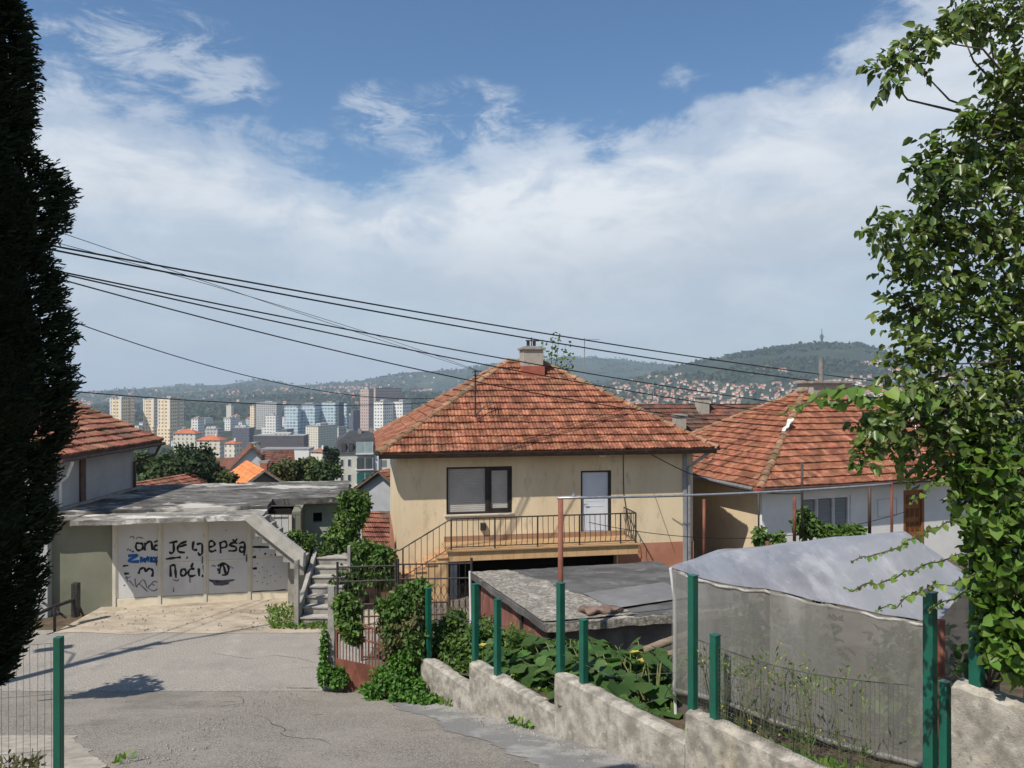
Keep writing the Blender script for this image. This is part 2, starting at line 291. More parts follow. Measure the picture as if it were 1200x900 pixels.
def thing(name, label, cat, loc=(0, 0, 0), rz=0, group=None):
    o = bpy.data.objects.new(name, None); COL.objects.link(o); o.location = loc; o.rotation_euler = (0, 0, rz); o.empty_display_size = .2
    return tag(o, label, cat, group)
def copy_tree(o, parent=None):
    c = o.copy(); COL.objects.link(c); c.parent = parent
    for ch in list(o.children): copy_tree(ch, c)
    return c
def np_mesh(name, V, Q, mat, parent=None, local=False, smooth=False):
    me = bpy.data.meshes.new(name); off = np.zeros(3)
    if not local: off = np.array(chain(parent)) if parent else np.array([V[:, 0].mean(), V[:, 1].mean(), V[:, 2].min()])
    V = (V - off).astype(np.float32); k = Q.shape[1]
    me.vertices.add(len(V)); me.vertices.foreach_set('co', V.ravel()); me.loops.add(Q.size); me.loops.foreach_set('vertex_index', Q.ravel().astype(np.int32))
    me.polygons.add(len(Q)); me.polygons.foreach_set('loop_start', np.arange(0, Q.size, k, dtype=np.int32)); me.polygons.foreach_set('loop_total', np.full(len(Q), k, dtype=np.int32))
    if smooth: me.polygons.foreach_set('use_smooth', [True] * len(Q))
    me.update(calc_edges=True); me.materials.append(mat)
    o = bpy.data.objects.new(name, me); COL.objects.link(o)
    if parent: o.parent = parent
    elif not local: o.location = Vector(off)
    return o
def unit(a): return a / np.maximum(np.linalg.norm(a, axis=1, keepdims=True), 1e-9)
LEAF = np.array([(0, 0, 0), (.29, .24, .12), (.25, .66, .06), (0, 1, -.20), (-.25, .66, .06), (-.29, .24, .12)])
HEART = np.array([(0, .05, 0), (.46, -.02, .10), (.40, .55, .08), (0, 1, -.12), (-.40, .55, .08), (-.46, -.02, .10)])
BLADE = np.array([(0, 0, 0), (.07, .15, 0), (.07, .7, 0), (0, 1, 0), (-.07, .7, 0), (-.07, .15, 0)])
def leaf_arrays(Pt, D, Nn, S, T=LEAF):
    D = unit(D); X = unit(np.cross(D, Nn)); Z = np.cross(X, D); S = S[:, None, None]
    V = Pt[:, None, :] + S * (T[None, :, 0:1] * X[:, None, :] + T[None, :, 1:2] * D[:, None, :] + T[None, :, 2:3] * Z[:, None, :])
    n = len(Pt); base = (np.arange(n) * 6)[:, None]
    Q = np.concatenate([base + np.array([[0, 1, 2, 3]]), base + np.array([[0, 3, 4, 5]])])
    return V.reshape(-1, 3), Q
def leaves(name, Pt, D, Nn, S, mat, parent=None, T=LEAF, local=False):
    V, Q = leaf_arrays(Pt, D, Nn, S, T); return np_mesh(name, V, Q, mat, parent, local)
def blob(cs, n, size, out=.6, shell=.55, up=.5, droop=.3):
    """Leaf places and directions through ellipsoids (centre, radii): denser near the surface, facing out and up."""
    Pt = []; D = []; Nn = []; w = np.array([r[0] * r[1] + r[1] * r[2] + r[0] * r[2] for c, r in cs]); k = RNG.multinomial(n, w / w.sum())
    for (c, r), m in zip(cs, k):
        q = unit(RNG.normal(size=(m, 3))); rad = shell + (1.08 - shell) * RNG.random((m, 1)) ** .7
        lump = 1 + .22 * np.sin(q[:, :1] * 7 + c[0]) * np.sin(q[:, 1:2] * 6 + c[1] * 2) * np.sin(q[:, 2:3] * 8 + 1)
        Pt.append(np.array(c) + q * rad * lump * np.array(r)); nn = q * out + RNG.normal(size=(m, 3)) * .55 + np.array((0, 0, up)); Nn.append(nn)
        D.append(q * .6 + RNG.normal(size=(m, 3)) * .7 - np.array((0, 0, droop)))
    S = size * RNG.uniform(.65, 1.25, n); return np.concatenate(Pt), np.concatenate(D), unit(np.concatenate(Nn)), S
def ico_core(cs, mat, name, parent, k=.6):
    mb = MB()
    for c, r in cs:
        c = Vector(c); nlat = 7; nlon = 10
        mb.grid(lambda a, b: c + Vector((math.cos(6.2832 * a) * math.sin(3.1416 * b) * r[0], math.sin(6.2832 * a) * math.sin(3.1416 * b) * r[1], math.cos(3.1416 * b) * r[2])) * k, nlon, nlat)
    return mb
def frame(ox, oy, fx, fy):
    f = Vector((fx, fy, 0)).normalized(); b = Vector((-f.y, f.x, 0)); o = Vector((ox, oy, 0))
    return lambda a, bb, z: o + f * a + b * bb + Vector((0, 0, z))
def tiled_slope(mb, A, B, C, D, exp=.36, w=.235, amp=.016, lift=.03, jit=.006):
    """Overlapping fluted tiles from eave A-B up to C (above B) and D (above A); every tile is an island of its own."""
    A, B, C, D = map(Vector, (A, B, C, D)); ex = (B - A).normalized(); Ln = (B - A).length; q = D - A; ey = (q - ex * q.dot(ex)).normalized(); nn = ex.cross(ey)
    if nn.z < 0: nn = -nn
    tm = (D - A).dot(ey); ds = (D - A).dot(ex); cs = (C - A).dot(ex)
    lft = lambda t: ds * max(0, t) / tm; rgt = lambda t: Ln + (cs - Ln) * max(0, t) / tm
    rows = int(math.ceil(tm / exp)); prof = [(0, 0), (.14, 1), (.3, 1), (.46, -.2), (.54, -.2), (.7, 1), (.86, 1), (1, -.1)]
    for r in range(rows):
        t0 = r * exp - .05; t1 = min(tm, t0 + exp + .05); k0 = int(math.floor(lft(t0) / w)) - 1; k1 = int(math.ceil(rgt(t0) / w)) + 1
        row_h = random.uniform(-.006, .006); sag = [noise.noise(Vector((k * .13, r * .4, A.x))) * .022 for k in range(k0, k1 + 1)]
        for k in range(k0, k1):
            s0 = k * w + random.uniform(-jit, jit); dt = random.uniform(-.012, .012) * (1 if jit else 0); h0 = random.uniform(-jit, jit) + row_h + sag[k - k0]; tl = random.uniform(-jit, jit)
            if s0 + w <= lft(t0 + .1) or s0 >= rgt(t0 + .1): continue
            vs = []
            for t, h in ((t0 + dt, lift + .048), (t1 + dt * .3, lift - .012), (t0 + dt, lift - .012)):
                for x, y in prof:
                    s = min(max(s0 + x * w * .985, lft(t)), rgt(t)); vs.append(A + ex * s + ey * t + nn * (h + h0 + y * amp + tl * x))
            n = len(prof); mb.add(vs, [(i, i + 1, n + i + 1, n + i) for i in range(n - 1)] + [(2 * n + i, 2 * n + i + 1, i + 1, i) for i in range(n - 1)])
def caps(mb, p, q, r=.13, ln=.37, lift=.03):
    p, q = Vector(p), Vector(q); d = (q - p); n = max(2, int(d.length / ln)); t = d.normalized(); side = t.cross(Vector((0, 0, 1))).normalized(); up = side.cross(t)
    for i in range(n):
        a = p + d * (i / n) - t * .03; b = p + d * ((i + 1) / n) + t * .03; r0 = r * random.uniform(1.0, 1.12); r1 = r * .88; o = random.uniform(-.012, .012); vs = []
        for c, rr, l in ((a, r0, lift + .02), (b, r1, lift), (a, r0 * .8, lift)):
            vs += [c + side * (rr * math.cos(x) + o) + up * (rr * math.sin(x) * .8 + l - .05) for x in [math.pi * k / 6 for k in range(7)]]
        mb.add(vs, [(k, k + 1, 8 + k, 7 + k) for k in range(6)] + [(14 + k, 15 + k, k + 1, k) for k in range(6)])
def roof_deck(slopes, th=.12):
    mb = MB()
    for s in slopes:
        s = [Vector(p) for p in s]; pts = []
        for p in s:
            if not pts or (p - pts[-1]).length > 1e-4: pts.append(p)
        n = (pts[1] - pts[0]).cross(pts[-1] - pts[0]).normalized()
        if n.z < 0: n = -n
        mb.prism(pts, (0, 0, -th))
    return mb
def hip_roof(parent, c, ridge, tm, all_four=True, **k):
    (FL, FR, BR, BL), (RL, RR) = c, ridge
    sl = [(FL, FR, RR, RL), (BL, FL, RL, RL), (FR, BR, RR, RR), (BR, BL, RL, RR)]
    mb = MB()
    for s in sl: tiled_slope(mb, *s, **k)
    ro = mb.build('roof', tm, parent, fix=False)
    roof_deck(sl).build('soffit', deck_m, ro)
    for a, b in ((FL, RL), (FR, RR), (BL, RL), (BR, RR), (RL, RR)):
        h = MB(); caps(h, a, b); h.build('hip_ridge', cap_m, ro, fix=False)
    return ro

# ------------------------------------------------------------------ ground, street, hills
def LZ(y): return -6.1 + .25 * (15.25 - y) if y < 15.25 else -6.1
def GZ(x, y):                                                  # near ground
    z = LZ(y)
    if x > wall_x(y) + 1.3 and y < 18 and x > -1.0: z = min(-4.0, -5.22 + .2 * (14 - y)) if y < 17.2 else -6.1
    return z
def wall_x(d): return -1.87 + .669 * (14.7 - d)
mb = MB(); mb.grid(lambda a, b: Vector((-70 + 140 * a, -40 + 67.5 * b, GZ(-70 + 140 * a, -40 + 67.5 * b) - .14)), 280, 135)
tag(mb.build('ground', soil_m, smooth=True, fix=False), kind='structure')
def strip(name, mat, x0, x1, y0, y1, zf, nx, ny, dz=0, edge=None):
    mb = MB()
    def fn(a, b):
        y = y0(x0 + (x1 - x0) * a) + ((y1(x0 + (x1 - x0) * a)) - y0(x0 + (x1 - x0) * a)) * b if callable(y0) else y0 + (y1 - y0) * b
        x = x0 + (x1 - x0) * a
        if edge: x = edge(x, y)
        return Vector((x, y, zf(x, y) + dz ))
    mb.grid(fn, nx, ny); return tag(mb.build(name, mat, smooth=True, fix=False), kind='structure')
strip('lane', asph_m, -34, 6, -6, 15.3, lambda x, y: LZ(y), 160, 84, 0, lambda x, y: min(x, wall_x(y) + .12))
strip('street', asph2_m, -60, 2.5, lambda x: 15.2 + .12 * noise.noise(Vector((x * .8, 0, 0))), lambda x: 19.0, lambda x, y: LZ(y), 130, 10, .012)
strip('forecourt', dirt_m, -11.2, -3.2, lambda x: 18.75 + .15 * noise.noise(Vector((x * .9, 5, 0))), lambda x: 23, lambda x, y: -6.1, 50, 30, .020)
strip('yard_paving', M('dim_yard_paving', [(.10, .085, .065), (.17, .145, .115)], 2, .95, .4), -3.2, 14, 16.2, 24.8, lambda x, y: -6.1, 30, 20, .022)
# the grey resurfaced patch that runs up along the wall
mb = MB()
def pf(a, b):
    y = 8.0 + 6.4 * a; x1 = wall_x(y) - .02; x0 = x1 - (1.55 - .7 * a) - .28 * noise.noise(Vector((y * 1.1, 2, 0))) - .14 * noise.noise(Vector((y * 4, 5, 0))) - .07 * noise.noise(Vector((y * 13, 5, 0))); x = x0 + (x1 - x0) * b
    return Vector((x, y, LZ(y) + .007))
mb.grid(pf, 160, 6); tag(mb.build('asphalt_patch', patch_m, smooth=True, fix=False), kind='structure')
# pale concrete strip along the left edge of the lane
mb = MB()
def pf(a, b):
    y = 4 + 7.0 * a; x0 = -9 - .1 * a; x1 = -4.85 - max(0, (y - 9.2)) * .82 + (.16 * noise.noise(Vector((y * 1.3, 9, 0))) + .09 * noise.noise(Vector((y * 6, 9, 0))) + .05 * noise.noise(Vector((y * 17, 9, 0)))) ; x = x0 + (x1 - x0) * b
    return Vector((x, y, LZ(y) + .008))
mb.grid(pf, 140, 6); tag(mb.build('concrete_strip', M('pale_concrete_verge', [(.33, .30, .25), (.44, .40, .335)], 6, .95, .6, 50, stain=[((.22, .20, .165), 1.3, .54, .64, .6), ((.5, .47, .41), 3, .56, .66, .5)]), smooth=True, fix=False), kind='structure')
# garden bed behind the wall
mb = MB()
def gf(a, b):
    y = 5 + 12 * b; x0 = wall_x(y) + .2; x = x0 + (14 - x0) * a
    return Vector((x, y, -5.22 + .2 * (14 - y) + .07 * noise.noise(Vector((x * 1.3, y * 1.3, 0))) + .04 * noise.noise(Vector((x * 4, y * 4, 0)))))
mb.grid(gf, 90, 80); tag(mb.build('garden_bed', soil_m, smooth=True, fix=False), kind='structure')

FAR_U = [-1500, 0, 80, 180, 260, 285, 300, 318, 345, 420, 470, 540, 600, 660, 720, 790, 860, 1000, 1200, 2700]
FAR_Y = [472, 462, 460, 453, 451, 447, 445, 447, 451, 446, 437, 432, 425, 419, 420, 428, 436, 440, 442, 455]
MID_U = [-1500, 0, 100, 200, 300, 350, 400, 440, 520, 600, 650, 700, 760, 800, 850, 900, 950, 985, 1010, 1040, 1100, 1200, 2700]
MID_Y = [482, 478, 476, 474, 467, 464, 466, 462, 462, 462, 458, 448, 439, 430, 419, 410, 403, 401, 404, 414, 430, 446, 465]
def TZ(x, y):
    u = 600 + 900 * x / y; mz = (450 - np.interp(u, MID_U, MID_Y)) / 900 * 3600; fz = (450 - np.interp(u, FAR_U, FAR_Y)) / 900 * 6800
    s = np.interp(u, [600, 760], [0, 1])
    ds = [25, 40, 80, 150, 400, 900, 1500, 2200, 2700, 3150, 3600, 4300, 5200, 6200, 6800, 7600, 9200]
    m0 = -108 + (mz + 108) * (.36 + .06 * s); m1 = -108 + (mz + 108) * (.74 + .02 * s)
    zs = [-6.35, -9, -17, -29, -63, -98, -106, -108, m0, m1, mz, mz * .55 - 40, min(mz * .5, fz * .6) - 10, fz - 40, fz, fz - 60, fz - 300]
    z = float(np.interp(y, ds, zs))
    if y > 1700:
        k = min(1, (y - 1700) / 900); z += k * (noise.noise(Vector((x * .0016, y * .0016, 1))) * 22 * (1 if y < 3400 or y > 3900 else .25) + noise.noise(Vector((x * .02, y * .02, 4))) * 5)
    elif y > 60: z += noise.noise(Vector((x * .02, y * .02, 2))) * min(3, y * .015)
    return z
us = np.concatenate([np.arange(-1500, 40, 40), np.arange(40, 1240, 5), np.arange(1240, 2701, 40)]); dsn = np.concatenate([np.geomspace(26.5, 1700, 34), np.linspace(1760, 4000, 46), np.linspace(4100, 9200, 40)])
V = np.array([[(u - 600) / 900 * d, d, TZ((u - 600) / 900 * d, d)] for d in dsn for u in us]); nu = len(us)
Q = np.array([[i * nu + j, i * nu + j + 1, (i + 1) * nu + j + 1, (i + 1) * nu + j] for i in range(len(dsn) - 1) for j in range(nu - 1)])
tag(np_mesh('hills', V, Q, hill_m, smooth=True), kind='structure')
def haze():
    m = bpy.data.materials.new('haze'); m.use_nodes = True; N = m.node_tree.nodes; N.clear(); v = N.new('ShaderNodeVolumePrincipled'); o = N.new('ShaderNodeOutputMaterial')
    v.inputs['Color'].default_value = (.70, .84, 1, 1); v.inputs['Density'].default_value = HAZE_DENSITY; v.inputs['Anisotropy'].default_value = .1
    m.node_tree.links.new(v.outputs[0], o.inputs['Volume'])
    mb = MB().wb(-21000, 21000, -120, 9400, -420, 300); tag(mb.build('haze', m), kind='stuff')
haze()

# ------------------------------------------------------------------ the main house
HF = frame(-3.35, 22.5, .983, .183)
def main_house():
    t = thing('house', 'ochre plastered house with red hipped tile roof and front balcony, middle of the view', 'house', HF(4.6, 4, -6.1))
    W, D, top, bot = 9.2, 8.0, -2.0, -7.0
    # facade in pieces round the basement opening, the window and the door
    f = MB(); th = .3
    wa0, wa1, wz0, wz1 = 1.43, 3.41, -3.88, -2.47; da0, da1, dz0, dz1 = 5.55, 6.52, -4.70, -2.66; ba0, ba1, bz1 = 1.75, 6.7, -5.15
    for a0, a1, z0, z1 in ((0, wa0, -5.15, top), (wa0, wa1, -5.15, wz0), (wa0, wa1, wz1, top), (wa1, da0, -5.15, top), (da0, da1, -5.15, dz0), (da0, da1, dz1, top), (da1, W, -5.15, top), (0, ba0, bot, -5.15), (ba1, W, bot, -5.15)):
        f.fb(HF, a0, a1, 0, th, z0, z1)
    f.fb(HF, 0, th, th, D, bot, top); f.fb(HF, W - th, W, th, D, bot, top); f.fb(HF, th, W - th, D - th, D, bot, top)
    w = f.build('wall', plaster_m, t, weld=False)
    f = MB(); f.fb(HF, .31, 8.89, .75, .8, -6.9, -2.1); f.fb(HF, .4, 8.8, .32, .75, -5.14, -5.10); f.fb(HF, ba0, ba1, .31, .74, bot, -6.2); f.build('basement_recess', dark_m, t)  # recess lined near-black to paint in the shade under the balcony
    for q in ((6.75, W + .001, -.02, -.002, -6.3, -4.94), (W + .002, W + .02, -.02, D, -6.3, -4.94), (-.02, -.002, -.02, D, -6.3, -5.05)): MB().fb(HF, *q).build('plinth', plinth_m, t)
    m = MB(); m.fb(HF, 1.36, 6.96, -.022, -.004, -4.70, -4.52); m.build('skirting', M('brown_skirting', [(.28, .17, .10), (.34, .21, .13)], 4, .6), t)
    # window: dark frame, two shutters
    wf = MB(); e = .055
    for a0, a1, z0, z1 in ((wa0, wa1, wz1 - e, wz1), (wa0, wa1, wz0, wz0 + e), (wa0, wa0 + e, wz0 + e, wz1 - e), (wa1 - e, wa1, wz0 + e, wz1 - e), (2.60, 2.72, wz0 + e, wz1 - e)): wf.fb(HF, a0, a1, .03, .14, z0, z1)
    for a0, a1, z0, z1 in ((2.72, 3.355, -2.60, -2.525), (2.72, 3.355, -3.825, -3.74), (2.72, 2.79, -3.74, -2.60), (3.28, 3.355, -3.74, -2.60)): wf.fb(HF, a0, a1, .05, .12, z0, z1)
    wn = wf.build('window', M('dark_brown_frame', [(.018, .015, .014), (.03, .025, .022)], 5, .5, spec=.4), t, bevel=.006)
    for a0, a1, z0, z1 in ((wa0 + e, 2.60, wz0 + e, wz1 - e), (2.79, 3.28, -3.74, -2.60)):
        s = MB(); n = int((z1 - z0) / .055)
        for i in range(n):
            q0 = z0 + (z1 - z0) * i / n; q1 = z0 + (z1 - z0) * (i + 1) / n; s.prism([HF(a0, .10, q0), HF(a0, .085, q0 + .01), HF(a0, .085, q1 - .008), HF(a0, .10, q1)], HF(a1, 0, 0) - HF(a0, 0, 0))
        s.build('roller_shutter', shutter_m, wn)
    MB().fb(HF, wa0 - .06, wa1 + .06, -.07, .06, wz0 - .05, wz0 - .002).build('sill', M('light_stone_sill', [(.45, .42, .36), (.5, .47, .41)], 4, .8), wn, bevel=.006)
    # door
    d = MB(); d.fb(HF, da0 + .05, da1 - .09, .05, .10, dz0 + .02, dz1 - .05); dr = d.build('door', doorw_m, t, bevel=.005)
    d = MB()
    for a0, a1, z0, z1 in ((da0, da0 + .05, dz0, dz1), (da1 - .09, da1, dz0, dz1), (da0 + .05, da1 - .09, dz1 - .05, dz1)): d.fb(HF, a0, a1, .0, .16, z0, z1)
    d.build('door_frame', MATS['dark_brown_frame'], dr)
    d = MB()
    for z0, z1 in ((-4.5, -3.75), (-3.6, -2.85)):
        for a0, a1, q0, q1 in ((da0 + .18, da0 + .195, z0, z1), (da1 - .24, da1 - .225, z0, z1), (da0 + .18, da1 - .225, z0, z0 + .015), (da0 + .18, da1 - .225, z1 - .015, z1)): d.fb(HF, a0, a1, .043, .052, q0, q1)
    d.build('moulding', doorw_m, dr)
    d = MB(); d.tube([HF(da0 + .12, .05, -3.68), HF(da0 + .12, .0, -3.68), HF(da0 + .24, -.002, -3.68)], .012); d.build('handle', galv_m, dr)
    MB().fb(HF, 5.28, 5.36, -.03, -.002, -3.42, -3.28).build('doorbell', white_m, t)
    lm = MB(); c = HF(6.2, -.14, -2.17); lm.grid(lambda a, b: c + Vector((.13 * math.cos(6.2832 * a) * math.sin(3.1416 * b), .1 * math.sin(6.2832 * a) * math.sin(3.1416 * b), .07 * math.cos(3.1416 * b))), 12, 8); lm.build('wall_lamp', white_m, t, smooth=True)
    # roof
    c = [HF(-.55, -.55, -1.97), HF(9.75, -.55, -1.97), HF(9.75, 8.55, -1.97), HF(-.55, 8.55, -1.97)]; rd = [HF(4.0, 4.0, .80), HF(5.2, 4.0, .80)]
    ro = hip_roof(t, c, rd, tile_a, exp=.37, w=.215)
    g = MB()
    for p, q in ((c[0], c[1]), (c[1], c[2]), (c[3], c[0])):
        dd = (q - p).normalized(); s = dd.cross(Vector((0, 0, 1))); prof = [(.06 * math.cos(k), .06 * math.sin(k)) for k in [math.pi + math.pi * i / 6 for i in range(7)]] + [(.05 * math.cos(k), .05 * math.sin(k)) for k in [2 * math.pi - math.pi * i / 6 for i in range(7)]]
        g.prism([p - dd * .07 + s * (x + .05) + Vector((0, 0, y - .01)) for x, y in prof], (q - p) + dd * .14)
    g.build('gutter', gutter_m, t)
    g = MB()
    for p, q in ((c[0], c[1]), (c[1], c[2]), (c[3], c[0])):
        dd = (q - p).normalized(); s = dd.cross(Vector((0, 0, 1))); g.box(p - s * .02 - Vector((0, 0, .17)), q - p, -s * .03, (0, 0, .14))
    g.build('fascia', gutter_m, t)
    s = MB(); s.fb(HF, -.5, W + .5, -.5, -.005, -2.09, -2.06); s.build('eave_board', deck_m, t)
    g = MB(); g.tube([HF(9.65, -.5, -2.05), HF(9.3, -.25, -2.35), HF(9.05, -.08, -2.6), HF(9.05, -.08, -6)], .05, 8); g.build('drainpipe', galv_m, t)
    MB().fb(HF, 8.86, 8.98, -.05, -.002, -6, -2.1).build('drainpipe_board', M('grey_board', [(.22, .23, .25), (.3, .31, .33)], 3, .7), t)
    # chimney
    ch = MB().fb(HF, 4.38, 5.08, 3.1, 3.8, .55, 1.18); cs = ch.build('chimney', brick_m, t, bevel=.012)
    k = MB().fb(HF, 4.32, 5.14, 3.04, 3.86, 1.182, 1.26); k.fb(HF, 4.44, 5.02, 3.16, 3.74, 1.262, 1.31); k.build('chimney_cap', concs_m, cs, bevel=.01)
    k = MB()
    for a, b in ((4.6, 3.35), (4.85, 3.5)): k.tube([HF(a, b, 1.30), HF(a, b, 1.5)], .055, 8)
    k.tube([HF(4.5, 3.3, 1.5), HF(4.98, 3.3, 1.5)], .02); k.tube([HF(4.73, 3.4, 1.3), HF(4.73, 3.4, 1.62)], .018); k.build('flue_pipe', dark_metal, cs)
    k = MB().fb(HF, 4.34, 5.12, 3.05, 3.85, .18, .62); k.build('flashing', redpaint_m, cs)
    # balcony
    b = MB().fb(HF, 1.36, 6.96, -1.2, -.002, -5.0, -4.72); bl = b.build('balcony', slab_m, t, bevel=.008)
    k = MB()
    for i in range(19): a = 1.36 + 5.6 * i / 18; k.fb(HF, a - .006, a + .006, -1.204, -1.19, -5.0, -4.72)
    k.fb(HF, 1.30, 7.02, -1.26, -.004, -4.718, -4.68); k.build('slab_edge', M('ochre_edge_tile', [(.36, .23, .12), (.42, .27, .14)], 4, .7), bl)
    k = MB(); k.fb(HF, 1.40, 1.62, -1.15, -.9, -6.3, -5.0); k.build('pillar', M('blue_grey_pillar', [(.05, .06, .075), (.07, .08, .1)], 4, .8), bl)
    k = MB(); zt, zb = -3.80, -4.60
    def rail(F0, F1):
        k.tube([F0 + Vector((0, 0, zt)), F1 + Vector((0, 0, zt))], .022); k.tube([F0 + Vector((0, 0, zb)), F1 + Vector((0, 0, zb))], .015)
        n = max(3, int((F1 - F0).length / .155)); out = (F1 - F0).normalized().cross(Vector((0, 0, 1)))
        for i in range(n + 1):
            p = F0.lerp(F1, i / n); post = i % 8 == 0
            if post: k.tube([p + Vector((0, 0, -4.72)), p + Vector((0, 0, zt))], .024)
            else: k.tube([p + Vector((0, 0, zb)), p + out * .06 + Vector((0, 0, zb + .16)), p + out * .05 + Vector((0, 0, zb + .3)), p + Vector((0, 0, zb + .5)), p + Vector((0, 0, zt))], .010, 5)
    rail(HF(1.45, -1.16, 0), HF(6.9, -1.16, 0)); rail(HF(6.9, -1.16, 0), HF(6.9, -.1, 0)); k.build('railing', dark_metal, bl)
    # stairs down to the left
    k = MB()
    for i in range(8): k.fb(HF, 1.36 - .31 * (i + 1), 1.36 - .31 * i - .002, -1.2, -.12, -6.4, -4.72 - .175 * (i + 1))
    st = k.build('stairs', slab_m, t)
    k = MB()
    for i in range(8): k.fb(HF, 1.35 - .31 * (i + 1), 1.36 - .31 * i, -1.23, -.10, -4.72 - .175 * (i + 1) + .001, -4.69 - .175 * (i + 1))
    k.build('tread', M('orange_tile_tread', [(.42, .24, .12), (.50, .30, .16)], 4, .7), st)
    k = MB(); q = [HF(1.45, -1.16, zt), HF(.0, -1.16, zt - .83), HF(-.12, -1.16, zt - .83), HF(-.18, -1.16, zt - .98)]; k.tube(q, .022); k.tube([HF(1.45, -1.16, zb), HF(.05, -1.16, zb - .8)], .015)
    for i in range(1, 9):
        a = 1.45 - .168 * i; dz = -.575 * (1.45 - a); k.tube([HF(a, -1.16, zb + dz - (.35 if i == 8 else 0)), HF(a, -1.16, zt + dz)], .010 if i < 8 else .022, 5)
    k.build('handrail', dark_metal, st)
    k = MB().fb(HF, 2.44, 2.60, -.12, -.004, -4.36, -4.14); k.build('meter_box', dark_metal, t, bevel=.01)
    # a dark cable run down the facade
    k = MB(); k.tube([HF(6.9, -.02, -2.1), HF(6.92, -.02, -3.4), HF(7.1, -.02, -4.5), HF(7.4, -.03, -5.2)], .012); k.tube([HF(7.9, -.02, -3.4), HF(8.6, -.02, -5.3)], .006); k.build('wall_cable', cable_m, t)
main_house()
def antenna(loc, h, label, arms, r=.022, tilt=0):
    t = thing('antenna', label, 'antenna', loc); m = MB(); m.tube([loc, loc + Vector((tilt, 0, h))], r); m.build('mast', dark_metal if r > .02 else galv_m, t)
    for z, L, n in arms:
        m = MB(); c = loc + Vector((tilt * z / h, 0, z)); m.tube([c - Vector((L * .3, 0, 0)), c + Vector((L, .1, .02))], .012, 5)
        for i in range(n):
            p = c + Vector((-L * .3 + L * 1.3 * i / max(1, n - 1), 0, 0)); m.tube([p - Vector((.02, .24, .03)), p + Vector((.02, .24, .05))], .009, 4)
        m.build('antenna_arm', MATS['galvanised_pipe'] if r <= .02 else dark_metal, t)
    return t
a = antenna(P(557, 489, 23.6), 1.45, 'short dark aerial mast standing on the front slope of the hipped roof', ((1.4, .18, 4), (1.28, .16, 3)), .026)
m = MB(); p = P(557, 486, 23.5); m.tube([p, p + Vector((.45, .3, .42))], .014); m.tube([p + Vector((-.0, 0, -.03)), p + Vector((.25, .1, .2)), p + Vector((.6, .3, .36))], .01); m.build('stay_rod', dark_metal, a)
antenna(P(685, 448, 28.5), 1.65, 'tall thin grey aerial mast with side boom behind the roof hip', ((1.58, .55, 7),), .018)

